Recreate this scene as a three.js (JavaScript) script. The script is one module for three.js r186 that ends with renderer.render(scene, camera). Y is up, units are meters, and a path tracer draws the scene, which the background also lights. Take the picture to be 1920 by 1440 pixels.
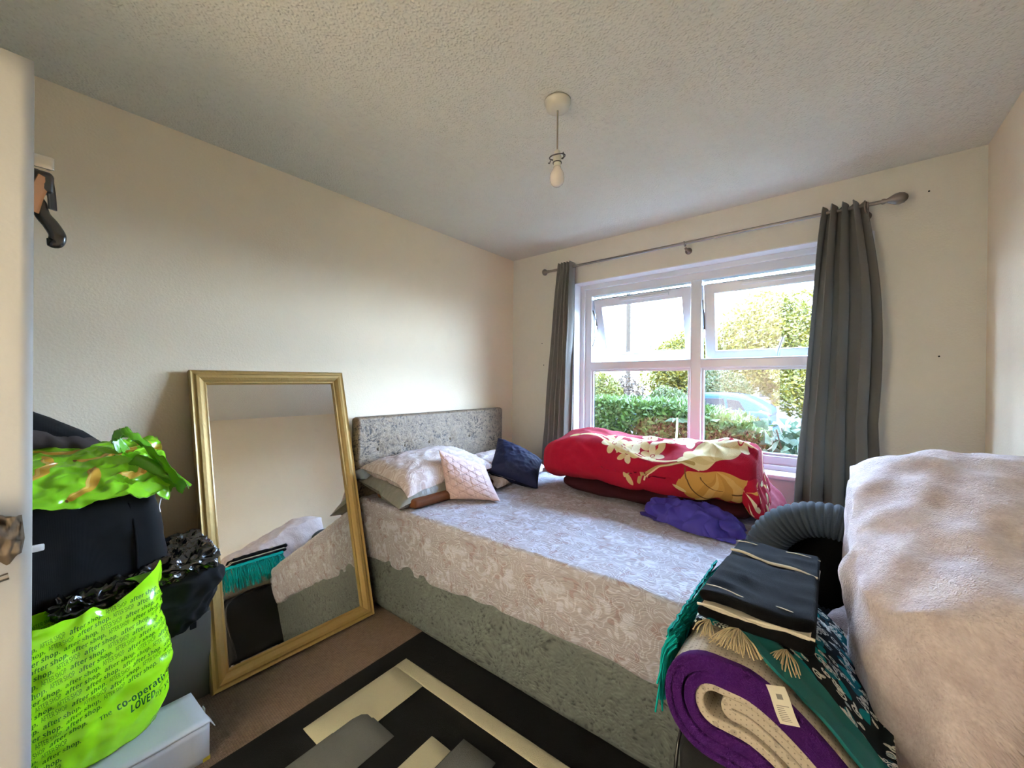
import * as THREE from 'three';
import { mergeGeometries, mergeVertices } from 'three/addons/utils/BufferGeometryUtils.js';
import { createNoise2D, createNoise3D, createNoise4D } from 'simplex-noise';

// ---------------------------------------------------------------- camera, sky, sun, exposure
const scene = new THREE.Scene();
const camera = new THREE.PerspectiveCamera(88.766, 4 / 3, 0.02, 200);
camera.position.set(2.3065, 1.2723, 2.8123);
camera.up.set(-0.0081116, 0.9999618, 0.00325632);
camera.lookAt(2.3065 - 0.63518586, 1.2723 - 0.00263744, 2.8123 - 0.77235482);
const renderer = new THREE.WebGLRenderer({ antialias: true });
renderer.toneMapping = THREE.LinearToneMapping;
renderer.toneMappingExposure = 1.06;
renderer.shadowMap.enabled = true;
const SKY = 52, SUN = 22, HALL_FILL = 120;
{ // hazy bright sky: a little bluer overhead, warmer towards the horizon; the same all the way round
  const W = 64, H = 64, d = new Float32Array(W * H * 4);
  for (let y = 0; y < H; y++) {
    const up = Math.max(0, Math.sin(((y + 0.5) / H - 0.5) * Math.PI)), k = Math.pow(up, 0.6);
    for (let x = 0; x < W; x++) d.set([0.74 - 0.26 * k, 0.95 - 0.18 * k, 1.20 + 0.10 * k, 1], (y * W + x) * 4);
  }
  const t = new THREE.DataTexture(d, W, H, THREE.RGBAFormat, THREE.FloatType);
  t.mapping = THREE.EquirectangularReflectionMapping; t.magFilter = THREE.LinearFilter; t.needsUpdate = true;
  scene.background = t; scene.backgroundIntensity = SKY;
}
const sun = new THREE.DirectionalLight(0xffe6b0, SUN);   // evening sun from behind the house
sun.position.set(7, 9.5, 13); sun.target.position.set(0, 0, -6); sun.castShadow = true; sun.shadow.radius = 2;
Object.assign(sun.shadow.camera, { left: -25, right: 25, top: 25, bottom: -25, near: 0.5, far: 80 });
sun.shadow.mapSize.set(2048, 2048);
sun.name = 'sun'; sun.target.name = 'sun_target';
scene.add(sun, sun.target);

// ---------------------------------------------------------------- helpers
let seed = 20240611;
const rnd = () => { seed = (seed + 0x6d2b79f5) | 0; let t = Math.imul(seed ^ (seed >>> 15), 1 | seed); t = (t + Math.imul(t ^ (t >>> 7), 61 | t)) ^ t; return ((t ^ (t >>> 14)) >>> 0) / 4294967296; };
const n2 = createNoise2D(rnd), n3 = createNoise3D(rnd), n4 = createNoise4D(rnd);
const { clamp, lerp, smoothstep } = THREE.MathUtils;
const PI = Math.PI, V = (x, y, z) => new THREE.Vector3(x, y, z);
const fbm3 = (x, y, z, o = 3) => { let s = 0, a = 1, t = 0; for (let i = 0; i < o; i++) { s += a * n3(x, y, z); t += a; a *= 0.5; x = x * 2 + 7; y *= 2; z = z * 2 + 3; } return s / t; };
const ridge = (x, y, z) => 1 - 2 * Math.abs(n3(x, y, z));
// noise that tiles over the unit square
const tn = (u, v, f, s = 0) => { const a = u * 2 * PI, b = v * 2 * PI, r = f / (2 * PI); return n4(Math.cos(a) * r + s, Math.sin(a) * r + s * 1.7, Math.cos(b) * r - s, Math.sin(b) * r + s * 0.3); };
const tfbm = (u, v, f, o = 4, s = 0) => { let t = 0, a = 1, k = 0; for (let i = 0; i < o; i++) { t += a * tn(u, v, f, s + i * 11); k += a; a *= 0.55; f *= 2; } return t / k; };

const used = new Map();
function numbered(name) { const n = used.get(name) ?? 0; used.set(name, n + 1); return n ? `${name}_${String(n).padStart(3, '0')}` : name; }
function tag(o, label, category, group, kind) { o.userData.label = label; if (category) o.userData.category = category; if (group) o.userData.group = group; if (kind) o.userData.kind = kind; return o; }
function thing(name, label, category, [x, y, z] = [0, 0, 0], turn = 0, group) {
  const g = new THREE.Group(); g.name = numbered(name); g.position.set(x, y, z); g.rotation.y = turn; scene.add(g);
  return tag(g, label, category, group);
}
function part(name, geo, mat, parent = scene, label) {
  const g = Array.isArray(geo) ? mergeGeometries(geo.map((q) => { const c = q.index ? q.toNonIndexed() : q; for (const k of Object.keys(c.attributes)) if (!['position', 'normal', 'uv'].includes(k)) c.deleteAttribute(k); return c; })) : geo;
  const m = new THREE.Mesh(g, mat); m.name = parent === scene ? numbered(name) : name; m.castShadow = m.receiveShadow = true; parent.add(m);
  if (label) m.userData.label = label;
  return m;
}
function single(name, geo, mat, label, category, group) { return tag(part(name, geo, mat), label, category, group); }
function struct(name, geo, mat, label) { const m = part(name, geo, mat); m.userData.kind = 'structure'; if (label) m.userData.label = label; return m; }

function smooth(geo, q = 1e4) {   // smooth normals across uv seams, by position
  geo.computeVertexNormals();
  const p = geo.attributes.position, n = geo.attributes.normal, map = new Map();
  for (let i = 0; i < p.count; i++) {
    const k = `${Math.round(p.getX(i) * q)},${Math.round(p.getY(i) * q)},${Math.round(p.getZ(i) * q)}`;
    const a = map.get(k) ?? map.set(k, [0, 0, 0, []]).get(k);
    a[0] += n.getX(i); a[1] += n.getY(i); a[2] += n.getZ(i); a[3].push(i);
  }
  for (const a of map.values()) { const l = Math.hypot(a[0], a[1], a[2]) || 1; for (const i of a[3]) n.setXYZ(i, a[0] / l, a[1] / l, a[2] / l); }
  return geo;
}
// open grid f(u, v) -> [x, y, z, (s, t)]
function grid(nu, nv, f) {
  const pos = [], uv = [], idx = [];
  for (let j = 0; j <= nv; j++) for (let i = 0; i <= nu; i++) { const p = f(i / nu, j / nv); pos.push(p[0], p[1], p[2]); uv.push(p[3] ?? i / nu, p[4] ?? j / nv); }
  for (let j = 0; j < nv; j++) for (let i = 0; i < nu; i++) { const a = j * (nu + 1) + i, b = a + 1, c = a + nu + 1, d = c + 1; idx.push(a, b, d, a, d, c); }
  const g = new THREE.BufferGeometry();
  g.setAttribute('position', new THREE.Float32BufferAttribute(pos, 3)); g.setAttribute('uv', new THREE.Float32BufferAttribute(uv, 2)); g.setIndex(idx);
  return smooth(g);
}
// a sheet with real thickness
function shell(nu, nv, f, th = 0.004) {
  const top = grid(nu, nv, f), p = top.attributes.position, n = top.attributes.normal, uv = top.attributes.uv, N = p.count, pos = [...p.array], uvs = [...uv.array, ...uv.array], idx = [...top.index.array];
  for (let i = 0; i < N; i++) pos.push(p.getX(i) - n.getX(i) * th, p.getY(i) - n.getY(i) * th, p.getZ(i) - n.getZ(i) * th);
  const k = idx.length; for (let i = 0; i < k; i += 3) idx.push(idx[i] + N, idx[i + 2] + N, idx[i + 1] + N);
  const W = nu + 1, edge = (a, b) => idx.push(a, a + N, b + N, a, b + N, b);
  for (let i = 0; i < nu; i++) { edge(i + 1, i); edge(nv * W + i, nv * W + i + 1); }
  for (let j = 0; j < nv; j++) { edge(j * W, (j + 1) * W); edge((j + 1) * W + nu, j * W + nu); }
  const g = new THREE.BufferGeometry();
  g.setAttribute('position', new THREE.Float32BufferAttribute(pos, 3)); g.setAttribute('uv', new THREE.Float32BufferAttribute(uvs, 2)); g.setIndex(idx);
  return smooth(g);
}
// box with rounded edges on a fine grid, centred; disp(p, n, unit) may move p; uv in metres
function softBox(sx, sy, sz, r, seg, disp) {
  const [a, b, c] = Array.isArray(seg) ? seg : [seg, seg, seg], parts = [], H = [sx / 2, sy / 2, sz / 2];
  const face = (ax, s, nu, nv) => {
    const u = (ax + 1) % 3, v = (ax + 2) % 3;
    parts.push(grid(nu, nv, (i, j) => {
      const q = [0, 0, 0]; q[ax] = s; q[u] = (i * 2 - 1) * (s > 0 ? 1 : -1); q[v] = j * 2 - 1;
      // spread the samples so that rounded edges get their share
      for (const k of [u, v]) { const t = Math.abs(q[k]), e = Math.min(0.49, r / H[k]); q[k] = Math.sign(q[k]) * (t < 0.7 ? t / 0.7 * (1 - e) : 1 - e + (t - 0.7) / 0.3 * e); }
      const p = V(q[0] * H[0], q[1] * H[1], q[2] * H[2]), inner = V(clamp(p.x, -H[0] + r, H[0] - r), clamp(p.y, -H[1] + r, H[1] - r), clamp(p.z, -H[2] + r, H[2] - r));
      const n = p.clone().sub(inner); n.normalize(); p.copy(inner).addScaledVector(n, r);
      const flat = [p.x, p.y, p.z], uv = ax === 1 ? [flat[0], -flat[2]] : ax === 0 ? [flat[2] * -s, flat[1]] : [flat[0] * s, flat[1]];
      if (disp) disp(p, n, V(p.x / H[0], p.y / H[1], p.z / H[2]));
      return [p.x, p.y, p.z, uv[0], uv[1]];
    }));
  };
  face(0, 1, b, c); face(0, -1, b, c); face(1, 1, c, a); face(1, -1, c, a); face(2, 1, a, b); face(2, -1, a, b);
  return smooth(mergeGeometries(parts));
}
const box = (sx, sy, sz, x = 0, y = 0, z = 0, r = 0) => (r ? softBox(sx, sy, sz, r, 8) : softBoxFlat(sx, sy, sz)).translate(x, y, z);
function softBoxFlat(sx, sy, sz) {
  const g = new THREE.BoxGeometry(sx, sy, sz), p = g.attributes.position, n = g.attributes.normal, uv = g.attributes.uv;
  for (let i = 0; i < p.count; i++) Math.abs(n.getY(i)) > 0.5 ? uv.setXY(i, p.getX(i), -p.getZ(i)) : Math.abs(n.getX(i)) > 0.5 ? uv.setXY(i, -p.getZ(i) * Math.sign(n.getX(i)), p.getY(i)) : uv.setXY(i, p.getX(i), p.getY(i));
  return g;
}
const between = (x0, x1, y0, y1, z0, z1, r = 0) => { const g = box(x1 - x0, y1 - y0, z1 - z0, (x0 + x1) / 2, (y0 + y1) / 2, (z0 + z1) / 2, r); return g; };
// closed roll along x: section(u, angle) -> [y, z]; ends close by themselves. v starts at the bottom, goes by +z over the top
function loaf(L, hy, hz, nu, nv, o = {}) {
  const pe = o.end ?? 3.5, ps = o.sec ?? 2.6;
  return grid(nu, nv, (u, v) => {
    const s = u * 2 - 1, e = Math.pow(Math.max(0, 1 - Math.pow(Math.abs(s), pe)), 1 / pe), a = -PI / 2 + v * 2 * PI, c = Math.cos(a), d = Math.sin(a);
    const k = 1 / Math.pow(Math.pow(Math.abs(c), ps) + Math.pow(Math.abs(d), ps), 1 / ps);
    const p = V(s * L / 2, d * k * hy * e, c * k * hz * e);
    if (o.disp) o.disp(p, u, v, e);
    return [p.x, p.y, p.z, u * (o.us ?? 1), v * (o.vs ?? 1)];
  });
}
const tube = (pts, r, seg = 32, rad = 8, closed = false) => new THREE.TubeGeometry(new THREE.CatmullRomCurve3(pts.map((p) => V(...p)), closed), seg, r, rad, closed);
const lathe = (pts, seg = 28) => new THREE.LatheGeometry(pts.map(([x, y]) => new THREE.Vector2(x, y)), seg);
// pillow on four corner points BL, BR, TL, TR; normal side is thick
function cushion(BL, BR, TL, TR, T, o = {}) {
  const b = V(...BL), r = V(...BR), tl = V(...TL), tr = V(...TR), N = o.n ?? 40, e1 = r.clone().sub(b), e2 = tl.clone().sub(b), nrm = e1.clone().cross(e2).normalize();
  const side = (s) => (u, v) => {
    const x = u * 2 - 1, y = v * 2 - 1, pin = o.pin ?? 0.1, X = x * (1 - pin * (1 - y * y) * Math.abs(x)), Y = y * (1 - pin * (1 - x * x) * Math.abs(y));
    const U = (X + 1) / 2, W = (Y + 1) / 2;
    const p = b.clone().multiplyScalar((1 - U) * (1 - W)).addScaledVector(r, U * (1 - W)).addScaledVector(tl, (1 - U) * W).addScaledVector(tr, U * W);
    let t = T / 2 * Math.pow((1 - Math.pow(Math.abs(x), o.px ?? 2.4)) * (1 - Math.pow(Math.abs(y), o.px ?? 2.4)), o.pow ?? 0.46);
    const edge = Math.min(1, 6 * (1 - Math.max(Math.abs(x), Math.abs(y))));
    t += edge * (o.wr ?? 0.006) * (ridge(x * 2.1 + (o.s ?? 0), y * 2.1, s * 3) * 0.7 + 0.5 * n3(x * 5 + (o.s ?? 0), y * 5, s));
    if (o.extra) t += edge * o.extra(x, y, s);
    p.addScaledVector(nrm, s * Math.max(t, 0.001));
    if (o.move) o.move(p, x, y, s);
    if (o.floor !== undefined) p.y = Math.max(p.y, o.floor);
    return [p.x, p.y, p.z, U * e1.length(), W * e2.length()];
  };
  const back = grid(N, N, side(-1)); const ix = back.index.array; for (let i = 0; i < ix.length; i += 3) { const t = ix[i + 1]; ix[i + 1] = ix[i + 2]; ix[i + 2] = t; }
  return smooth(mergeGeometries([grid(N, N, side(1)), back]));
}

// ---------------------------------------------------------------- textures and materials
function tex(W, H, f, o = {}) {
  const d = new Uint8Array(W * H * 4);
  for (let y = 0; y < H; y++) for (let x = 0; x < W; x++) { const c = f(x / W, y / H), i = (y * W + x) * 4; if (typeof c === 'number') d[i] = d[i + 1] = d[i + 2] = clamp(c, 0, 1) * 255; else { d[i] = clamp(c[0], 0, 255); d[i + 1] = clamp(c[1], 0, 255); d[i + 2] = clamp(c[2], 0, 255); } d[i + 3] = 255; }
  return finish(new THREE.DataTexture(d, W, H), o);
}
function finish(t, o) {
  t.wrapS = t.wrapT = THREE.RepeatWrapping; t.magFilter = THREE.LinearFilter; t.minFilter = THREE.LinearMipmapLinearFilter; t.generateMipmaps = true;
  if (o.srgb) t.colorSpace = THREE.SRGBColorSpace;
  if (o.size) t.repeat.set(1 / o.size, 1 / (o.sizeV ?? o.size));
  t.needsUpdate = true; return t;
}
function painted(W, H, draw, o = {}) { const c = document.createElement('canvas'); c.width = W; c.height = H; const g = c.getContext('2d'); draw(g, W, H); return finish(new THREE.CanvasTexture(c), { srgb: true, ...o }); }
const mixc = (a, b, t) => a.map((x, i) => x + (b[i] - x) * clamp(t, 0, 1));
const std = (o) => (o.roughness >= 0.7 && !o.metalness ? new THREE.MeshPhysicalMaterial({ specularIntensity: 0.25, ...o }) : new THREE.MeshStandardMaterial(o)), phys = (o) => new THREE.MeshPhysicalMaterial(o);

const stipple = tex(512, 512, (u, v) => { const a = tn(u, v, 46), b = tn(u, v, 22, 5); return 0.5 + 0.35 * smoothstep(a + 0.5 * b, -0.3, 0.9) - 0.15 * smoothstep(-a, 0.3, 0.9); }, { size: 0.55 });
const plaster = tex(256, 256, (u, v) => 0.5 + 0.4 * tfbm(u, v, 26, 3), { size: 0.35 });
const wallTone = tex(512, 512, (u, v) => { const t = tfbm(u, v, 5, 4, 3), s = Math.max(0, tfbm(u, v, 9, 3, 40) - 0.35); return [228 + 3 * t - 9 * s, 224 + 3 * t - 10 * s, 212 + 3 * t - 11 * s]; }, { srgb: true, size: 2.2 });
const wallLitTone = tex(512, 512, (u, v) => { const t = tfbm(u, v, 5, 4, 3), s = Math.max(0, tfbm(u, v, 9, 3, 40) - 0.35); return [237 + 3 * t - 9 * s, 222 + 3 * t - 10 * s, 196 + 3 * t - 11 * s]; }, { srgb: true, size: 2.2 });  // warm tint of the light put into the wall colour
const ceilTone = tex(512, 512, (u, v) => { const t = tfbm(u, v, 4, 4, 9); return [229 + 4 * t, 227 + 4 * t, 216 + 4 * t]; }, { srgb: true, size: 2.6 });
const M = {};
M.wall = std({ map: wallTone, roughness: 0.92, bumpMap: plaster, bumpScale: 0.0012 });
M.wallWarmLit = std({ map: wallLitTone, roughness: 0.92, bumpMap: plaster, bumpScale: 0.0012 });
M.ceiling = std({ map: ceilTone, roughness: 0.95, bumpMap: stipple, bumpScale: 0.0065 });
M.upvc = phys({ color: new THREE.Color(0.78, 0.83, 0.88), roughness: 0.3, clearcoat: 0.2 });
M.sill = phys({ color: new THREE.Color(0.84, 0.84, 0.86), roughness: 0.35 });
M.gasket = std({ color: 0x1b1c1e, roughness: 0.7 });
M.glass = phys({ color: 0xffffff, transmission: 1, roughness: 0, ior: 1.45, thickness: 0 });
M.brick = std({ color: new THREE.Color(0.3, 0.16, 0.11), roughness: 0.95 });
M.carpet = std({ map: tex(256, 256, (u, v) => { const w = Math.sin(u * 2 * PI * 24) * Math.sin(v * 2 * PI * 24 + Math.sin(u * 2 * PI * 24) * 0.6), t = tn(u, v, 60) * 0.5 + tn(u, v, 7) * 0.4; return mixc([86, 71, 61], [146, 124, 108], 0.5 + 0.32 * w + 0.3 * t); }, { srgb: true, size: 0.19 }), roughness: 1, bumpMap: tex(256, 256, (u, v) => 0.5 + 0.4 * Math.sin(u * 2 * PI * 24) * Math.sin(v * 2 * PI * 24), { size: 0.19 }), bumpScale: 0.004 });
const pileBump = tex(256, 256, (u, v) => 0.5 + 0.5 * tn(u, v, 70), { size: 0.12 });
const pile = (r, g, b, k = 1) => std({ color: new THREE.Color(r, g, b), roughness: 1, bumpMap: pileBump, bumpScale: 0.004 * k });
M.rugBlack = pile(0.0035, 0.0035, 0.004); M.rugCream = pile(0.58, 0.54, 0.38); M.rugGrey = pile(0.10, 0.105, 0.10);
// crushed velvet: patches of pile lying in different ways, dark where it is creased
const velvet = (seedv, base, dark, light, size, amount) => {
  const f = (u, v) => { const wx = tn(u, v, 6, seedv) * 0.03, wy = tn(u, v, 6, seedv + 9) * 0.03, p = u + wx + 0.0 * v, q = v + wy, a = tfbm(p, q, 30, 4, seedv + 2), b = tfbm(u, v, 4, 3, seedv + 30), g = tn(p, q, 90, seedv + 5), st = tn((p + q + 2) % 1, (q * 2 - p + 4) % 1, 30, seedv + 50); return [a, b, g, st]; };
  const map = tex(1024, 1024, (u, v) => { const [a, b, g, st] = f(u, v), k = a + 0.35 * st + 0.25 * g; let c = mixc(base, light, smoothstep(k, -0.4, 0.9) * 0.7 + 0.3 * b); return mixc(c, dark, smoothstep(-k + 0.6 * b * amount, 0.30 - 0.2 * amount, 1.0 - 0.35 * amount) * 0.75 * amount + smoothstep(-st - 0.5 * g, 0.3, 0.9) * 0.4); }, { srgb: true, size });
  const bump = tex(512, 512, (u, v) => { const [a, , g, st] = f(u, v); return 0.5 + 0.22 * a + 0.12 * st + 0.1 * g; }, { size });
  return phys({ map, bumpMap: bump, bumpScale: 0.006, roughness: 0.6, sheen: 0.6, sheenColor: new THREE.Color(0.2, 0.21, 0.19), sheenRoughness: 0.35 });
};
M.velvet = velvet(1, [80, 85, 80], [26, 28, 26], [108, 113, 107], 1.0, 0.7);
M.velvetHead = velvet(77, [112, 98, 81], [28, 25, 22], [154, 137, 115], 0.95, 1.0);
M.velvetTrim = std({ color: 0x4c4a45, roughness: 0.7 });
// marbled bedding: pale contour lines winding through taupe and lilac blotches
const marbled = (S, base, paleC, blotC, lineC) => tex(S, S, (u, v) => {
    const wx = tn(u, v, 5, 2) * 0.09 + tn(u, v, 11, 7) * 0.03, wy = tn(u, v, 5, 13) * 0.09 + tn(u, v, 11, 21) * 0.03;
    const h = tn(u + wx, v + wy, 5.5, 31), g = tn(u + wx * 1.4, v - wy, 8, 47), k = h * 3.4;
    const line = 1 - smoothstep(Math.abs(k - Math.round(k)), 0.05, 0.19), blot = smoothstep(g, 0.38, 0.62), pale = smoothstep(-g + 0.4 * h, 0.1, 0.6);
    let c = mixc(base, paleC, pale); c = mixc(c, blotC, blot * 0.8); return mixc(c, lineC, line * 0.65);
}, { srgb: true, size: 0.5 });
const marble = marbled(1024, [162, 155, 160], [186, 185, 196], [146, 127, 126], [202, 204, 215]), marblePillow = marbled(512, [198, 182, 178], [216, 204, 202], [182, 160, 154], [228, 222, 222]);
const crease = tex(512, 512, (u, v) => { const w = tn(u, v, 5, 90) * 0.05, a = tn(u, (v * 6 + w * 8) % 1, 6, 70), b = tn(u, (v * 9 + w * 6) % 1, 11, 75), c = tfbm(u, v, 9, 3, 80); return 0.5 + 0.22 * (1 - 2 * Math.abs(a)) + 0.14 * (1 - 2 * Math.abs(b)) + 0.1 * c; }, { size: 0.55 });
const clothBump = tex(256, 256, (u, v) => 0.5 + 0.5 * tfbm(u, v, 9, 4, 66), { size: 0.5 });
M.bedding = phys({ map: marble, roughness: 0.72, sheen: 0.3, sheenColor: new THREE.Color(0.3, 0.3, 0.35), bumpMap: crease, bumpScale: 0.005 });
M.pillowcase = phys({ map: marblePillow, roughness: 0.75, bumpMap: crease, bumpScale: 0.003 });
M.satin = phys({ color: new THREE.Color(0.16, 0.152, 0.125), roughness: 0.38, sheen: 0.4, sheenColor: new THREE.Color(0.4, 0.4, 0.36), bumpMap: clothBump, bumpScale: 0.006 });
M.brown = std({ color: new THREE.Color(0.09, 0.033, 0.014), roughness: 0.75 });
M.paleBlue = std({ color: new THREE.Color(0.34, 0.4, 0.47), roughness: 0.9 });
M.pinkVelvet = phys({ color: new THREE.Color(0.56, 0.40, 0.37), roughness: 0.7, sheen: 0.7, sheenColor: new THREE.Color(0.5, 0.4, 0.38), sheenRoughness: 0.4 });
M.navy = phys({ color: new THREE.Color(0.003, 0.005, 0.026), roughness: 0.75, specularIntensity: 0.4, sheen: 0.4, sheenColor: new THREE.Color(0.01, 0.02, 0.09), sheenRoughness: 0.4, bumpMap: clothBump, bumpScale: 0.004 });
M.white = std({ color: new THREE.Color(0.75, 0.75, 0.75), roughness: 0.7 });
M.gold = phys({ color: new THREE.Color(0.36, 0.235, 0.075), metalness: 0.4, roughness: 0.45, clearcoat: 0.15, bumpMap: tex(256, 64, (u, v) => 0.5 + 0.5 * tn(u, v, 14), { size: 0.3 }), bumpScale: 0.0012 });
M.mirror = std({ color: new THREE.Color(0.86, 0.87, 0.86), metalness: 1, roughness: 0.015 });
M.board = std({ color: 0x6b5236, roughness: 0.9 });
const weave = tex(256, 256, (u, v) => 0.5 + 0.25 * Math.sin(u * 2 * PI * 40) + 0.25 * Math.sin(v * 2 * PI * 40) + 0.15 * tn(u, v, 30), { size: 0.06 });
M.curtain = phys({ color: new THREE.Color(0.27, 0.26, 0.235), roughness: 0.95, specularIntensity: 0.3, transmission: 0.36, thickness: 0, bumpMap: weave, bumpScale: 0.0008, sheen: 0.2, sheenColor: new THREE.Color(0.2, 0.2, 0.2) });
M.pewter = std({ color: new THREE.Color(0.22, 0.19, 0.17), metalness: 0.8, roughness: 0.38 });
M.plastic = phys({ color: new THREE.Color(0.68, 0.64, 0.53), roughness: 0.4 });
M.cord = std({ color: 0x8f887a, roughness: 0.7 });
M.wire = std({ color: 0x55504a, metalness: 0.8, roughness: 0.35 });
M.bulb = phys({ color: new THREE.Color(0.8, 0.72, 0.65), roughness: 0.2, clearcoat: 0.6 });
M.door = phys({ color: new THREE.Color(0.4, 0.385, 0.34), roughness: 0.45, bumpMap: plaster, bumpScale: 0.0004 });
M.chrome = std({ color: new THREE.Color(0.7, 0.7, 0.7), metalness: 1, roughness: 0.22 });
M.towel = std({ color: new THREE.Color(0.21, 0.16, 0.11), roughness: 1, bumpMap: pileBump, bumpScale: 0.004 });
M.black = std({ color: new THREE.Color(0.006, 0.006, 0.0065), roughness: 0.75, specularIntensity: 0.45, bumpMap: weave, bumpScale: 0.0006 });
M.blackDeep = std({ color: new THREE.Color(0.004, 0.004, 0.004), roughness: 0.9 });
M.blackShine = phys({ color: new THREE.Color(0.006, 0.006, 0.006), roughness: 0.25, clearcoat: 0.8, clearcoatRoughness: 0.15 });
M.blackGloss = phys({ color: new THREE.Color(0.004, 0.004, 0.005), roughness: 0.3, clearcoat: 0.5 });
M.tan = std({ color: new THREE.Color(0.5, 0.24, 0.11), roughness: 0.8 });
M.fur = std({ color: new THREE.Color(0.16, 0.13, 0.12), roughness: 1, bumpMap: pileBump, bumpScale: 0.012 });
M.boxFabric = std({ color: new THREE.Color(0.13, 0.125, 0.11), roughness: 0.95, bumpMap: weave, bumpScale: 0.001 });
M.card = std({ color: new THREE.Color(0.66, 0.66, 0.64), roughness: 0.6 });
M.yellow = std({ color: 0xb9a52c, roughness: 0.6 });
M.fleece = phys({ map: tex(512, 512, (u, v) => { const a = tfbm(u, v, 7, 5, 14), b = tn(u, v, 60, 4); return mixc([190, 173, 171], [228, 215, 212], 0.5 + 0.9 * a + 0.25 * b); }, { srgb: true, size: 0.7 }), color: new THREE.Color(0.95, 0.95, 0.95), roughness: 0.9, sheen: 0.8, sheenColor: new THREE.Color(0.45, 0.38, 0.36), sheenRoughness: 0.5, bumpMap: tex(512, 512, (u, v) => 0.5 + 0.3 * tfbm(u, v, 20, 4, 4) + 0.25 * tn(u, v, 90), { size: 0.5 }), bumpScale: 0.006 });
M.plush = phys({ color: new THREE.Color(0.03, 0.042, 0.053), roughness: 0.95, sheen: 0.7, sheenColor: new THREE.Color(0.1, 0.13, 0.16), sheenRoughness: 0.5, bumpMap: pileBump, bumpScale: 0.003 });
M.purpleMat = phys({ color: new THREE.Color(0.05, 0.007, 0.095), roughness: 1, specularIntensity: 0.25, sheen: 0.3, sheenColor: new THREE.Color(0.14, 0.04, 0.22), bumpMap: pileBump, bumpScale: 0.004 });
M.matBack = std({ map: tex(512, 512, (u, v) => { const q = 16, x = (u * q) % 1 - 0.5, y = ((v * q) + (Math.floor(u * q) % 2) * 0.5) % 1 - 0.5, r = Math.hypot(x, y), n = tn(u, v, 6); return mixc([184, 172, 152], [112, 104, 92], (r < 0.13 ? 0.75 : 0) + (n > 0.55 ? 0.3 : 0)); }, { srgb: true, size: 0.16 }), roughness: 0.95 });
M.teal = phys({ color: new THREE.Color(0.0, 0.17, 0.155), roughness: 0.8, sheen: 0.5, sheenColor: new THREE.Color(0.05, 0.3, 0.28), bumpMap: weave, bumpScale: 0.001 });
M.tealBright = std({ color: new THREE.Color(0.0, 0.28, 0.25), roughness: 0.85 });
M.cream = std({ color: new THREE.Color(0.6, 0.48, 0.28), roughness: 0.9 });
M.creamPale = std({ color: new THREE.Color(0.68, 0.62, 0.48), roughness: 0.8 });
M.denim = std({ color: 0x7d7870, map: tex(512, 512, (u, v) => { const w = Math.sin((u + v) * 2 * PI * 90) * 0.5, t = tfbm(u, v, 8, 4, 12), s = smoothstep(tfbm(u * 1, v, 22, 3, 18), 0.25, 0.7); return mixc([19, 19, 22], [60, 61, 67], 0.16 + 0.14 * w + 0.3 * t + 0.35 * s); }, { srgb: true, size: 0.3 }), roughness: 0.95, bumpMap: weave, bumpScale: 0.0008 });
M.indigo = phys({ color: new THREE.Color(0.022, 0.012, 0.2), roughness: 0.75, sheen: 0.5, sheenColor: new THREE.Color(0.1, 0.08, 0.45) });
M.redPlain = phys({ color: new THREE.Color(0.23, 0.005, 0.022), roughness: 0.9, sheen: 0.5, sheenColor: new THREE.Color(0.4, 0.04, 0.08), bumpMap: pileBump, bumpScale: 0.003 });
M.redShadow = std({ color: new THREE.Color(0.02, 0.002, 0.004), roughness: 0.95 });  // blanket red darkened to near black for the shadow beneath the bundle

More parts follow.
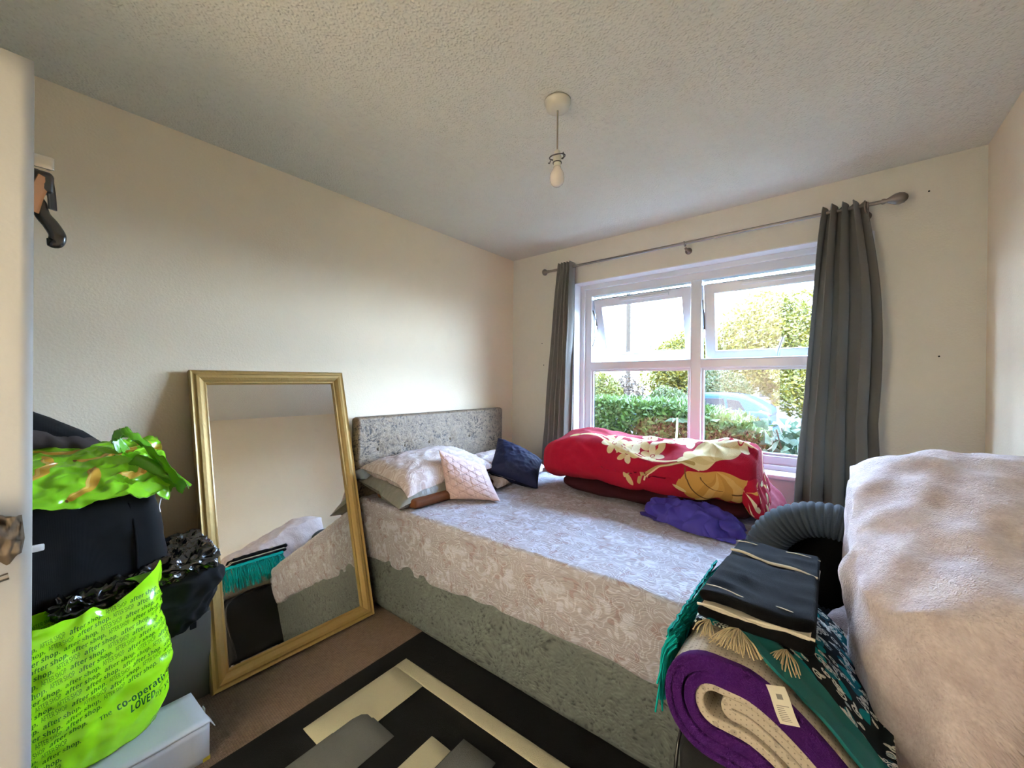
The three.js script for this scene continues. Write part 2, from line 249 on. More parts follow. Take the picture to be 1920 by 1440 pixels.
// prints
function petal(g, x, y, r, a, col, w = 0.5) { g.save(); g.translate(x, y); g.rotate(a); g.fillStyle = col; g.beginPath(); g.moveTo(0, 0); g.bezierCurveTo(r * 0.3, -r * w, r * 0.9, -r * w, r, 0); g.bezierCurveTo(r * 0.9, r * w, r * 0.3, r * w, 0, 0); g.fill(); g.restore(); }
const blanketPrint = painted(1024, 1024, (g, W, H) => {   // u to the right, v = 0 at the foot of the canvas; v 0.25 is the front, 0.5 the top
  g.fillStyle = '#8e0a26'; g.fillRect(0, 0, W, H);
  const Y = (v) => H * (1 - v), X = (u) => W * u;
  g.lineCap = 'round';
  const stem = (pts, w, c) => { g.strokeStyle = c; g.lineWidth = w; g.beginPath(); g.moveTo(X(pts[0][0]), Y(pts[0][1])); g.bezierCurveTo(...pts.slice(1).flatMap(([a, b]) => [X(a), Y(b)])); g.stroke(); };
  // the great ochre bloom on the right of the front
  for (let i = 0; i < 7; i++) petal(g, X(0.86), Y(0.30), 190, PI * 0.28 + i * 0.26, ['#b98a44', '#c49a58', '#ad7f3c'][i % 3], 0.30);
  g.strokeStyle = '#5d4020'; g.lineWidth = 5; for (const [r, a, b] of [[150, 0.62, 1.02], [95, 0.55, 0.95], [120, 0.2, 0.45]]) { g.beginPath(); g.arc(X(0.90), Y(0.28), r, PI * a, PI * b); g.stroke(); }
  for (let i = 0; i < 6; i++) petal(g, X(0.86), Y(0.33), 150, PI * 1.02 + i * 0.4, ['#dccb9c', '#cfbb88'][i % 2], 0.34);
  // cream leaves and small flowers on the top
  for (const [u, v, s] of [[0.42, 0.40, 1], [0.52, 0.44, 1.1], [0.62, 0.46, 1.0], [0.72, 0.50, 1.2], [0.60, 0.38, 0.9], [0.50, 0.36, 0.9], [0.88, 0.53, 0.8], [0.66, 0.56, 1.1], [0.52, 0.54, 0.9], [0.93, 0.45, 1], [0.78, 0.61, 1]]) {
    for (let i = 0; i < 6; i++) petal(g, X(u), Y(v), 62 * s, i * 1.05 + u * 9, i % 2 ? '#e6d9b6' : '#d4c08f', 0.34);
    g.strokeStyle = '#8e0a26'; g.lineWidth = 3; g.beginPath(); g.arc(X(u), Y(v), 10 * s, 0, 7); g.stroke();
  }
  stem([[0.24, 0.40], [0.34, 0.45], [0.45, 0.33], [0.72, 0.335]], 13, '#d3c18d'); stem([[0.3, 0.425], [0.42, 0.43], [0.5, 0.36], [0.74, 0.33]], 8, '#e3d6ae');
  stem([[0.56, 0.19], [0.60, 0.30], [0.66, 0.31], [0.78, 0.32]], 16, '#a9925b'); stem([[0.585, 0.2], [0.62, 0.30], [0.68, 0.33], [0.80, 0.30]], 8, '#d9caa0');
  stem([[0.40, 0.46], [0.55, 0.52], [0.65, 0.44], [0.95, 0.5]], 9, '#e3d6ae'); stem([[0.45, 0.36], [0.55, 0.50], [0.7, 0.56], [0.92, 0.58]], 10, '#dccb9c');
  for (let i = 0; i < 9; i++) stem([[0.55 + 0.04 * i, 0.45 + 0.012 * (i % 3)], [0.62 + 0.035 * i, 0.50], [0.70 + 0.03 * i, 0.53], [0.72 + 0.033 * i, 0.64]], 7 + (i % 3) * 4, ['#e3d6ae', '#d8b596', '#cf9f84'][i % 3]);
  for (const [u, v, a] of [[0.52, 0.25, 2], [0.50, 0.22, 1], [0.70, 0.2, 0.4], [0.24, 0.4, 2.8], [0.36, 0.42, -1.2]]) petal(g, X(u), Y(v), 60, a, '#c9b27c', 0.28);
  g.fillStyle = 'rgba(200,140,110,0.7)'; g.fillRect(X(0.68), Y(0.66), X(0.4), Y(0.56) - Y(0.66));
  for (let i = 0; i < 14; i++) petal(g, X(0.68 + 0.32 * ((i * 0.37) % 1)), Y(0.55 + 0.1 * ((i * 0.61) % 1)), 70, i, i % 2 ? '#8e0a26' : '#e0cfa6', 0.3);
});
M.redPrint = phys({ map: blanketPrint, roughness: 0.95, specularIntensity: 0.3, sheen: 0.15, sheenColor: new THREE.Color(0.35, 0.1, 0.1), bumpMap: pileBump, bumpScale: 0.003 });
const foldPrint = painted(256, 256, (g, W, H) => { g.fillStyle = '#8a0e24'; g.fillRect(0, 0, W, H); for (let i = 0; i < 26; i++) petal(g, (i * 89 + 17 * (i % 4)) % W, (i * 57 + 11 * (i % 3)) % H, 34, i * 2.3, i % 4 ? '#e3d6ae' : '#b98a44', 0.45); }, { size: 0.24 });
M.redFold = std({ map: foldPrint, roughness: 0.95 });
const bananaPrint = painted(1024, 768, (g, W, H) => {
  g.fillStyle = '#85cf1d'; g.fillRect(0, 0, W, H);
  const banana = (x, y, s, a) => { g.save(); g.translate(x, y); g.rotate(a); g.scale(s, s);
    g.fillStyle = '#d9a93c'; g.beginPath(); g.moveTo(-118, -44); g.bezierCurveTo(-70, 40, 60, 52, 118, -20); g.bezierCurveTo(126, -34, 128, -48, 122, -60); g.lineTo(108, -56); g.bezierCurveTo(70, -6, -40, -4, -112, -52); g.closePath(); g.fill();
    g.fillStyle = '#eccd6a'; g.beginPath(); g.moveTo(-100, -40); g.bezierCurveTo(-40, 12, 60, 10, 108, -46); g.bezierCurveTo(60, -6, -40, -4, -100, -40); g.fill();
    g.fillStyle = '#7a5a20'; g.beginPath(); g.arc(-116, -48, 7, 0, 7); g.fill(); g.restore(); };
  banana(430, 170, 1.15, -0.05); banana(690, 300, 1.5, -0.5); banana(360, 420, 1.3, -1.25); banana(560, 620, 1.25, -1.15); banana(800, 560, 1.05, -0.5); banana(150, 560, 1.2, -0.8); banana(130, 180, 1.2, 0.3); banana(930, 140, 1.1, 0.5);
});
M.bananaBag = phys({ map: bananaPrint, roughness: 0.28, clearcoat: 0.5, clearcoatRoughness: 0.2, side: THREE.DoubleSide });
M.limeFilm = phys({ color: new THREE.Color(0.13, 0.42, 0.01), roughness: 0.28, clearcoat: 0.6, transmission: 0.15, thickness: 0 });
const carrierPrint = painted(1024, 1024, (g, W, H) => {
  g.fillStyle = '#a9f61c'; g.fillRect(0, 0, W, H);
  g.save(); g.translate(W * 0.02, H * 0.30); g.rotate(-0.17);
  const ink = 'rgba(24,92,20,0.85)';
  for (let r = 0; r < 19; r++) {
    let x = -60 - ((r * 97) % 150); const y = r * 38 - 20;
    for (let k = 0; x < W * 1.02; k++) {
      const q = (r * 3 + k * 2) % 5; g.fillStyle = ink;
      const say = (t, sx) => { g.save(); g.translate(x, y); g.scale(sx, sx < 1 ? 1.1 : 1); g.fillText(t, 0, 0); const w = g.measureText(t).width * sx; g.restore(); x += w + 14; };
      if (q < 2) { g.font = 'italic bold 33px sans-serif'; say('after shop.', 1); }
      else if (q === 2) { g.font = 'italic bold 31px serif'; say('after shop,', 1); }
      else { g.font = '33px sans-serif'; say('AFTER SHOP', 0.62); }
      if (r > 12 && x > W * (0.34 - (r - 13) * 0.03)) break;
    }
  }
  g.fillStyle = '#0b5a2a'; g.font = '38px sans-serif'; g.fillText('The', W * 0.46, H * 0.54); g.font = 'bold 54px sans-serif'; g.fillText('co-operative', W * 0.545, H * 0.545);
  g.save(); g.translate(W * 0.60, H * 0.605); g.scale(0.7, 1); g.font = 'italic bold 66px sans-serif'; g.fillText('LOVED', 0, 0); g.restore(); g.font = 'italic 46px serif'; g.fillText('by you', W * 0.74, H * 0.63);
  g.restore();
});
M.carrier = phys({ map: carrierPrint, roughness: 0.25, clearcoat: 0.7, clearcoatRoughness: 0.15, side: THREE.DoubleSide });
const paisley = painted(1024, 1024, (g, W, H) => {
  g.fillStyle = '#0d1416'; g.fillRect(0, 0, W, H);
  let s = 7; const q = () => (s = (s * 16807) % 2147483647) / 2147483647;
  for (let i = 0; i < 46; i++) { const x = q() * W, y = q() * H, r = 20 + q() * 46; g.fillStyle = ['#0c5f66', '#0a7b7c', '#1a3c48'][i % 3]; g.beginPath(); g.ellipse(x, y, r * 1.3, r * 0.7, q() * 6, 0, 7); g.fill(); }
  for (let i = 0; i < 300; i++) { const x = q() * W, y = q() * H, r = 10 + q() * 26, a0 = q() * 6; g.strokeStyle = i % 5 ? '#d9d8c8' : '#9fb0ac'; g.lineWidth = 6 + q() * 5; g.beginPath(); for (let t = 0; t < 30; t++) { const a = a0 + t * 0.3, rr = r * (1 - t / 34); g[t ? 'lineTo' : 'moveTo'](x + Math.cos(a) * rr, y + Math.sin(a) * rr * 0.8); } g.stroke(); if (i % 2) petal(g, x, y, r * 1.9, a0, 'rgba(226,226,212,0.9)', 0.2); }
}, { size: 0.36 });
M.labelPrint = std({ map: painted(128, 256, (g, W, H) => { g.fillStyle = '#d8d2bd'; g.fillRect(0, 0, W, H); g.fillStyle = '#77736a'; for (let i = 0; i < 9; i++) g.fillRect(22, 130 + i * 12, 84 - ((i * 37) % 40), 4); g.fillRect(44, 60, 40, 34); }), roughness: 0.8 });
M.shawl = std({ map: paisley, roughness: 0.9 });

// ---------------------------------------------------------------- room shell
const RX = 2.85, RZ = 3.6, RY = 2.4, WX0 = 0.65, WX1 = 2.46, WY0 = 0.745, WY1 = 2.09, T = 0.25;
struct('floor', between(-T, RX + T, -0.15, 0, -T, RZ), M.carpet, 'brown ribbed loop-pile carpet');
struct('ceiling', between(-T, RX + T, RY, RY + 0.22, -T, RZ + 2.2), M.ceiling, 'off-white stippled ceiling');
struct('wall_left', between(-T, 0, 0, RY, -T, RZ + T), M.wallWarmLit, 'plain cream wall, warm light tinted into its colour, behind the mirror and bed head');
struct('wall_right', between(RX, RX + T, 0, RY, -T, RZ + T), M.wallWarmLit, 'plain cream wall, warm light tinted into its colour, right of the window');
struct('wall_window', [between(0, WX0, 0, RY, -T, 0), between(WX1, RX, 0, RY, -T, 0), between(WX0, WX1, 0, WY0 - 0.03, -T, 0), between(WX0, WX1, WY1, RY, -T, 0)], M.wall, 'cream wall around the window');
struct('wall_back', [between(0, 0.93, 0, RY, RZ, RZ + 0.12), between(1.71, RX, 0, RY, RZ, RZ + 0.12), between(0.93, 1.71, 2.02, RY, RZ, RZ + 0.12)], M.wall);
struct('trim_1', [between(0.9, 0.935, 0, RY, RZ - 0.02, RZ + 0.14, 0.004), between(1.705, 1.74, 0, RY, RZ - 0.02, RZ + 0.14, 0.004), between(0.93, 1.71, 1.985, 2.02, RZ - 0.01, RZ + 0.13, 0.004)], M.upvc, 'white door lining of the open doorway');
// unseen hallway beyond the open door, with a lamp added to fill the room
struct('wall_hall', [between(0.2, 2.6, 0, RY, RZ + 1.1, RZ + 1.2), between(0.2, 0.3, 0, RY, RZ + 0.12, RZ + 1.5), between(2.5, 2.6, 0, RY, RZ + 0.12, RZ + 1.5)], M.wall);
struct('floor_hall', between(0.2, 2.6, -0.15, 0, RZ, RZ + 1.6), M.carpet);
struct('wall_shade_storey', between(-6, 8, RY + 0.22, 5.6, -T, 6), M.brick);  // unseen upper storey, added to keep the sun off the near garden
struct('wall_outside', [between(-6, -T, -0.6, RY + 0.22, -T, 0), between(RX + T, 8, -0.6, RY + 0.22, -T, 0), between(-T, RX + T, -0.6, 0, -T - 0.02, -T)], M.brick);
{
  const t = thing('added_hall_light', 'added fill light shaped as a round opal wall light in the unseen hallway', 'light', [2.2, 2.14, RZ + 0.12]);
  const glow = std({ color: 0xffffff, emissive: 0xffe2b8, emissiveIntensity: 1.2 });
  part('base', lathe([[0, 0], [0.09, 0], [0.09, 0.02], [0.08, 0.03], [0, 0.03]]).rotateX(PI / 2), M.plastic, t);
  part('lamp_shade', lathe([[0, 0.10], [0.06, 0.095], [0.105, 0.07], [0.115, 0.045], [0.1, 0.03], [0, 0.03]]).rotateX(PI / 2), glow, t);
  const l = new THREE.PointLight(0xfff3e4, HALL_FILL); l.position.set(0, 0, 0.22); l.castShadow = true; l.shadow.radius = 9; l.name = 'added_hall_lamp'; t.add(l);  // fill lamp added out of view to lift the room light
}
for (const [x, y, z, ax] of [[0.33, 1.62, 0.0, 2], [0.35, 1.43, 0.0, 2], [2.70, 1.42, 0, 2], [2.66, 2.24, 0, 2]]) {
  const h = part('screw_hole', new THREE.CylinderGeometry(0.004, 0.004, 0.003, 10).rotateX(PI / 2), M.gasket, scene.getObjectByName('wall_window')); h.position.set(x, y, z + 0.0005);
}
// ---------------------------------------------------------------- window
{
  const w = new THREE.Group(); w.name = 'window_1'; scene.add(w); tag(w, 'white plastic four-light window with two open top vents', null, null, 'structure');
  const z0 = -0.19, z1 = -0.12, FX0 = 0.685, FX1 = 2.425, FY0 = 0.775, FY1 = 2.055, MX0 = 1.517, MX1 = 1.592, TY0 = 1.387, TY1 = 1.452;
  const fr = (x0, x1, y0, y1) => between(x0, x1, y0, y1, z0, z1, 0.006);
  part('window_frame', [fr(WX0, FX0 + 0.06, WY0 - 0.03, WY1), fr(FX1 - 0.06, WX1, WY0 - 0.03, WY1), fr(WX0, WX1, FY1 - 0.06, WY1), fr(WX0, WX1, WY0 - 0.03, FY0 + 0.055)], M.upvc, w);
  // raised lip of the outer frame
  part('frame_lip', [between(WX0, FX0 + 0.005, WY0, WY1, z1 - 0.01, z1 + 0.022, 0.005), between(FX1 - 0.005, WX1, WY0, WY1, z1 - 0.01, z1 + 0.022, 0.005), between(WX0, WX1, FY1 - 0.005, WY1, z1 - 0.01, z1 + 0.022, 0.005), between(WX0, WX1, WY0 - 0.02, FY0, z1 - 0.01, z1 + 0.022, 0.005)], M.upvc, w);
  part('mullion', between(MX0, MX1, FY0 + 0.04, FY1 - 0.05, z0 + 0.001, z1 + 0.004, 0.008), M.upvc, w);
  part('transom', [between(FX0 + 0.05, MX0 + 0.01, TY0, TY1, z0 + 0.002, z1 + 0.003, 0.008), between(MX1 - 0.01, FX1 - 0.05, TY0, TY1, z0 + 0.002, z1 + 0.003, 0.008)], M.upvc, w);
  for (const [a, b] of [[FX0 + 0.06, MX0], [MX1, FX1 - 0.06]]) {
    part('window_pane', between(a - 0.005, b + 0.005, FY0 + 0.05, TY0 + 0.005, -0.162, -0.158), M.glass, w);
    part('glazing_bead', [between(a, a + 0.016, FY0 + 0.055, TY0, z1 - 0.03, z1 - 0.012, 0.003), between(b - 0.016, b, FY0 + 0.055, TY0, z1 - 0.03, z1 - 0.012, 0.003), between(a, b, FY0 + 0.055, FY0 + 0.071, z1 - 0.03, z1 - 0.012, 0.003), between(a, b, TY0 - 0.016, TY0, z1 - 0.03, z1 - 0.012, 0.003)], M.upvc, w);
    part('gasket', [between(a + 0.014, a + 0.018, FY0 + 0.07, TY0 - 0.014, z1 - 0.036, z1 - 0.026), between(b - 0.018, b - 0.014, FY0 + 0.07, TY0 - 0.014, z1 - 0.036, z1 - 0.026)], M.gasket, w);
  }
  // top-hung vents, swung outwards on their stays
  const sash = (x0, x1, deg, drop) => {
    const W = x1 - x0, H = FY1 - 0.06 - TY1 - 0.012, s = new THREE.Group(); s.name = 'sash'; s.position.set(x0, FY1 - 0.06 - drop, -0.135); s.rotation.x = THREE.MathUtils.degToRad(deg); w.add(s);
    const b = 0.068, q = (a, c, d, e) => between(a, c, d, e, -0.05, 0, 0.006);
    part('sash_frame', [q(0, b, -H, 0), q(W - b, W, -H, 0), q(b - 0.01, W - b + 0.01, -b, 0), q(b - 0.01, W - b + 0.01, -H, -H + b)], M.upvc, s);
    part('pane', between(b - 0.006, W - b + 0.006, -H + b - 0.006, -b + 0.006, -0.032, -0.028), M.glass, s);
    part('gasket', [between(0.004, W - 0.004, -0.001, 0.004, -0.045, -0.02), between(-0.003, 0.001, -H, 0, -0.045, -0.02)], M.gasket, s);
    part('vent_cover', between(W * 0.3, W * 0.8, -0.036, -0.016, -0.001, 0.012, 0.004), M.upvc, s);
    const hx = W * 0.56;
    part('handle', [between(hx - 0.012, hx + 0.012, -H + 0.012, -H + 0.055, 0, 0.012, 0.004), between(hx - 0.007, hx + 0.007, -H + 0.02, -H + 0.05, 0.01, 0.034, 0.004), tube([[hx, -H + 0.035, 0.03], [hx + 0.01, -H + 0.075, 0.034], [hx + 0.03, -H + 0.14, 0.03]], 0.0065, 14, 8)], M.upvc, s);
    return s;
  };
  sash(FX0 + 0.066, MX0 - 0.004, 17, 0.03); sash(MX1 + 0.006, FX1 - 0.066, 8, 0.03);
  part('stay', [tube([[0.751, 1.88, -0.13], [0.757, 1.80, -0.175], [0.753, 1.70, -0.22]], 0.004, 8, 6), tube([[0.751, 1.58, -0.13], [0.757, 1.68, -0.17], [0.757, 1.79, -0.177]], 0.004, 8, 6), tube([[1.596, 1.86, -0.13], [1.598, 1.74, -0.16], [1.596, 1.66, -0.18]], 0.004, 8, 6)], M.wire, w);
  part('window_sill', softBox(WX1 - WX0 + 0.08, 0.032, 0.165, 0.012, [4, 6, 6]).translate((WX0 + WX1) / 2, WY0 - 0.016, -0.045), M.sill, w);
  part('window_reveal', [between(WX0 - 0.004, WX0 + 0.003, WY0, WY1, z1, 0.001), between(WX1 - 0.003, WX1 + 0.004, WY0, WY1, z1, 0.001), between(WX0, WX1, WY1 - 0.003, WY1 + 0.004, z1, 0.001)], M.sill, w);
}
// ---------------------------------------------------------------- curtain pole and curtains
{
  const t = thing('curtain_rod', 'thin pewter curtain pole with round finials over the window', 'curtain rod');
  const y = 2.205, z = 0.09;
  part('pole', new THREE.CylinderGeometry(0.0095, 0.0095, 2.06, 14).rotateZ(PI / 2).translate(1.47, y, z), M.pewter, t);
  const fin = [[0.0095, 0], [0.013, 0.004], [0.013, 0.012], [0.010, 0.02], [0.016, 0.032], [0.026, 0.05], [0.029, 0.066], [0.024, 0.085], [0.012, 0.097], [0, 0.1]];
  part('finial', lathe(fin, 20).rotateZ(-PI / 2).translate(2.48, y, z), M.pewter, t);
  part('finial', lathe(fin.map(([a, b]) => [a * 0.95, b * 0.62]), 20).rotateZ(PI / 2).translate(0.455, y, z), M.pewter, t);
  for (const x of [0.6, 1.535, 2.43]) {
    const b = part('bracket', [lathe([[0, 0], [0.022, 0], [0.022, 0.006], [0.008, 0.01], [0.008, 0.07], [0, 0.07]], 16).rotateX(PI / 2).translate(x, y - 0.03, 0), new THREE.TorusGeometry(0.02, 0.004, 8, 20, PI * 1.2).rotateZ(PI * 0.9).rotateY(PI / 2).translate(x, y, z)], M.pewter, t);
  }
  part('curtain_ring', new THREE.TorusGeometry(0.027, 0.0042, 8, 26).rotateY(PI / 2 - 0.3).translate(2.425, y - 0.012, z), M.pewter, t);
}
function curtain(name, label, x0t, x1t, x0b, x1b, yt, yb, n, amp, sd, bulge) {
  return single(name, shell(150, 90, (u, v) => {
    const y = lerp(yb, yt, v), k = 1 - v, uu = u + 0.018 * Math.sin(u * 2 * PI * 2 + sd) * (0.4 + k);
    const open = Math.pow(k, 0.8), x = lerp(lerp(x0t, x0b, open), lerp(x1t, x1b, open), uu) + bulge(uu, k);
    const ph = uu * n * 2 * PI + sd + 0.5 * n2(uu * 2 + sd, k * 1.2);
    const a = amp * (0.75 + 0.5 * k) * (1 + 0.3 * n2(uu * 4, sd));
    const z = 0.092 + a * Math.sin(ph) + 0.006 * n2(uu * 3 + sd, k * 3) + 0.01 * k;
    return [x + 0.5 * a * Math.sin(ph * 2 + 1) * 0.35, y + (v > 0.985 ? 0.006 * Math.sin(ph * 1.0) : 0), Math.max(z, 0.012), u * (x1t - x0t) * 4, y];
  }, 0.003), M.curtain, label, 'curtain', 'grey curtains at the window');
}
curtain('curtain', 'narrow grey curtain gathered left of the window beside the bed', 0.572, 0.693, 0.445, 0.672, 2.24, 0.58, 4.6, 0.042, 1.4, (u, k) => 0);
curtain('curtain', 'wide grey curtain bunched right of the window above the ribbed plush ring', 2.256, 2.412, 2.135, 2.478, 2.228, 0.62, 3.7, 0.055, 2.1, (u, k) => (u > 0.5 ? 0.035 : 0.0) * Math.sin(Math.min(1, k * 1.4) * PI) * (u - 0.5) * 2);

// ---------------------------------------------------------------- pendant
{
  const t = thing('pendant_light', 'bare opal bulb on a short cord from a cream ceiling rose', 'ceiling light', [1.442, RY, 1.488]);
  part('ceiling_rose', lathe([[0, 0], [0.052, 0], [0.053, -0.008], [0.049, -0.014], [0.045, -0.03], [0.026, -0.036], [0.008, -0.038], [0, -0.038]], 32), M.plastic, t);
  part('cord', new THREE.CylinderGeometry(0.0035, 0.0035, 0.17, 10).translate(0, -0.118, 0), M.cord, t);
  part('lamp_holder', lathe([[0, -0.195], [0.007, -0.195], [0.012, -0.202], [0.013, -0.215], [0.016, -0.218], [0.016, -0.242], [0.0145, -0.245], [0.0145, -0.262], [0, -0.262]], 24), M.plastic, t);
  part('shade_ring', [new THREE.TorusGeometry(0.031, 0.0026, 8, 32).rotateX(PI / 2 + 0.22).translate(0, -0.222, 0), new THREE.TorusGeometry(0.0165, 0.0022, 8, 24).rotateX(PI / 2).translate(0, -0.246, 0), tube([[-0.03, -0.228, 0.004], [-0.034, -0.24, 0.006], [-0.038, -0.236, 0.008]], 0.002, 8, 6), tube([[0.03, -0.216, 0.004], [0.034, -0.236, 0.006], [0.03, -0.245, 0.008]], 0.002, 8, 6)], M.wire, t);
  part('bulb', lathe([[0, -0.262], [0.0145, -0.262], [0.016, -0.270], [0.021, -0.278], [0.0275, -0.290], [0.0298, -0.304], [0.0285, -0.318], [0.023, -0.330], [0.014, -0.338], [0.006, -0.3405], [0, -0.341]], 32), M.bulb, t);
}
// ---------------------------------------------------------------- mirror
{
  const W = 0.72, L = 1.358, f = 0.066;
  const t = thing('mirror', 'large gold-framed mirror leaning against the cream wall beside the bed', 'mirror', [0.372, 0.006, 1.998]);
  t.rotation.set(-0.2635, PI / 2, 0.008, 'YXZ');
  const prof = [[0, 0.004], [0.006, 0.012], [0.012, 0.012], [0.018, 0.018], [0.03, 0.026], [0.042, 0.028], [0.05, 0.022], [0.055, 0.022], [0.062, 0.026], [f, 0.02], [f, -0.008], [0, -0.008]];
  const cs = [[-W / 2 + f, f], [W / 2 - f, f], [W / 2 - f, L - f], [-W / 2 + f, L - f]], out = [[-1, -1], [1, -1], [1, 1], [-1, 1]];
  for (let k = 0; k < 4; k++) {
    const a = cs[k], b = cs[(k + 1) % 4], oa = out[k], ob = out[(k + 1) % 4];
    part('frame_rail', grid(24, prof.length, (u, v) => { const q = prof[Math.round(v * prof.length) % prof.length], x = lerp(a[0] + oa[0] * q[0], b[0] + ob[0] * q[0], u), y = lerp(a[1] + oa[1] * q[0], b[1] + ob[1] * q[0], u); return [x, y, q[1], u, q[0]]; }).toNonIndexed(), M.gold, t).geometry.computeVertexNormals();
  }
  part('mirror_glass', between(-W / 2 + f - 0.006, W / 2 - f + 0.006, f - 0.006, L - f + 0.006, -0.004, 0.001), M.mirror, t);
  part('backing_board', between(-W / 2 + 0.02, W / 2 - 0.02, 0.02, L - 0.02, -0.010, -0.005), M.board, t);
}
// ---------------------------------------------------------------- bed
const BED = [0.105, 0, 0.926], BEDTURN = 0.033;
{
  const t = thing('bed', 'double divan bed in crushed grey velvet with a low headboard', 'bed', BED, BEDTURN);
  part('base', softBox(1.9, 0.305, 1.355, 0.018, [24, 6, 24], (p, n) => { p.addScaledVector(n, 0.003 * fbm3(p.x * 4, p.y * 4, p.z * 4)); }).translate(0.99, 0.0225 + 0.1525, 0), M.velvet, t);
  part('mattress', softBox(1.84, 0.22, 1.3, 0.05, 6).translate(0.99, 0.45, 0), M.white, t);
  const sites = [0, 1, 2, 3, 4, 5].map((i) => [0.857, 0.535 - i * 0.203]);
  const head = part('headboard', softBox(0.075, 0.80, 1.365, 0.022, [4, 40, 90], (p, n) => {
    if (n.x > 0.5) { let d = 0.004 * fbm3(p.y * 5, p.z * 5, 1); for (const [y, z] of sites) { const r = Math.hypot(p.y + 0.66 - y, p.z - z); d -= 0.013 * Math.exp(-r * r / 0.0009); } p.x += d; }
  }).translate(-0.022, 0.66, 0), M.velvetHead, t);
  for (const [y, z] of sites) part('button', new THREE.SphereGeometry(0.011, 14, 10).scale(0.55, 1, 1).translate(0.006, y, z), M.velvetHead, head);
  for (const x of [0.15, 1.75]) for (const z of [-0.6, 0.6]) part('castor', new THREE.CylinderGeometry(0.018, 0.018, 0.024, 12).translate(x, 0.012, z), M.blackDeep, t);
}
{
  const g = softBox(1.93, 0.30, 1.385, 0.03, [120, 22, 90], (p, n, q) => {
    const low = smoothstep(-q.y, 0.1, 1);
    if (q.y < 0.2) { p.y += low * (0.018 * n2(p.x * 2.2 + 4, p.z * 2.2) + 0.03 * (q.x - 0.1) - 0.005); const out = 0.008 * n2(p.x * 6, p.z * 6 + p.y * 3) + 0.006 * n2(p.x * 2 + 9, p.z * 3); p.x += n.x * out; p.z += n.z * (out - 0.012 * low); }
    else p.y += 0.005 * fbm3(p.x * 2.2, 5, p.z * 2.2) + 0.0035 * ridge(p.x * 3 + p.z * 1.5, 2, p.z * 7 - p.x * 2) + 0.002 * ridge(p.x * 6, 9, p.z * 13);
  }).translate(0.99, 0.448, 0);
  const m = single('fitted_sheet', g, M.bedding, 'marbled taupe and white fitted sheet covering the mattress', 'bed sheet'); m.position.set(...BED); m.rotation.y = BEDTURN;
}
const TOP = 0.603;
// pillows: lower ones first
single('folded_throw', softBox(0.36, 0.05, 0.62, 0.022, [16, 6, 20], (p, n) => p.addScaledVector(n, 0.006 * fbm3(p.x * 7, 3, p.z * 7))).translate(0.455, TOP + 0.028, 1.25), M.brown, 'dark rust-brown folded cloth under the grey satin pillow', 'cloth');
single('pillow', cushion([0.60, 0.655, 1.635], [0.615, 0.655, 0.93], [0.13, 0.70, 1.60], [0.12, 0.70, 0.93], 0.15, { wr: 0.006, s: 4, pin: 0.05, move: (p, x, y) => { if (x < -0.5) p.y -= 0.03 * (-x - 0.5) * 2 * (y < 0 ? 1 : 0.4); } }), M.satin, 'grey satin pillow beneath the marbled pillow nearest the mirror', 'pillow');
single('pillow', cushion([0.585, 0.705, 1.57], [0.60, 0.72, 0.90], [0.15, 0.765, 1.60], [0.13, 0.785, 0.86], 0.185, { wr: 0.006, s: 9, pin: 0.06, move: (p, x, y) => { if (y < -0.6 && x < -0.3) p.y -= 0.04 * (-y - 0.6) * 2.5 * (-x); } }), M.pillowcase, 'marbled pillow lying on the grey satin pillow', 'pillow');
single('pillow', cushion([0.70, 0.618, 0.99], [0.66, 0.63, 0.36], [0.17, 0.70, 0.86], [0.14, 0.70, 0.27], 0.15, { wr: 0.006, s: 15, pin: 0.06, floor: TOP }), M.pillowcase, 'marbled pillow behind the pink and navy cushions', 'pillow');
single('folded_cloth', loaf(0.11, 0.03, 0.04, 16, 16, { disp: (p) => p.addScalar(0.006 * n3(p.x * 20, p.y * 20, p.z * 20)) }).rotateY(0.2).translate(0.15, 0.725, 1.575), M.paleBlue, 'scrap of pale blue cloth at the corner of the pillows by the mirror', 'cloth');
{
  const hex = (x, y) => { // quilted tumbling-block seams
    const s = 3.4, X = x * s, Y = y * s, a = Math.abs(((X) % 1 + 1) % 1 - 0.5), b = Math.abs(((X * 0.5 + Y * 0.866) % 1 + 1) % 1 - 0.5), c = Math.abs(((X * 0.5 - Y * 0.866) % 1 + 1) % 1 - 0.5);
    return -0.007 * Math.max(Math.exp(-a * a / 0.003) * 0.7, Math.exp(-b * b / 0.003), Math.exp(-c * c / 0.003));
  };
  single('cushion', cushion([0.613, 0.607, 1.322], [0.862, 0.607, 1.148], [0.505, 0.875, 1.298], [0.585, 0.745, 0.985], 0.14, { n: 90, wr: 0.004, s: 21, pin: 0.04, extra: (x, y, s) => hex(x, y), floor: TOP }), M.pinkVelvet, 'dusty pink quilted velvet cushion propped on the marbled pillows', 'cushion');
}
{
  const t = thing('cushion', 'navy blue velvet cushion propped by the headboard corner', 'cushion');
  part('cover', cushion([0.58, 0.69, 0.95], [0.868, 0.608, 0.80], [0.455, 0.878, 0.715], [0.745, 0.735, 0.575], 0.18, { wr: 0.006, s: 33, pin: 0.05, floor: TOP }), M.navy, t);
  part('label_tag', shell(4, 3, (u, v) => [0.765 + 0.04 * u, 0.66 + 0.03 * v + 0.005 * Math.sin(u * 5), 0.60 - 0.03 * u], 0.001), M.white, t, 'white sewn-in tag');
}
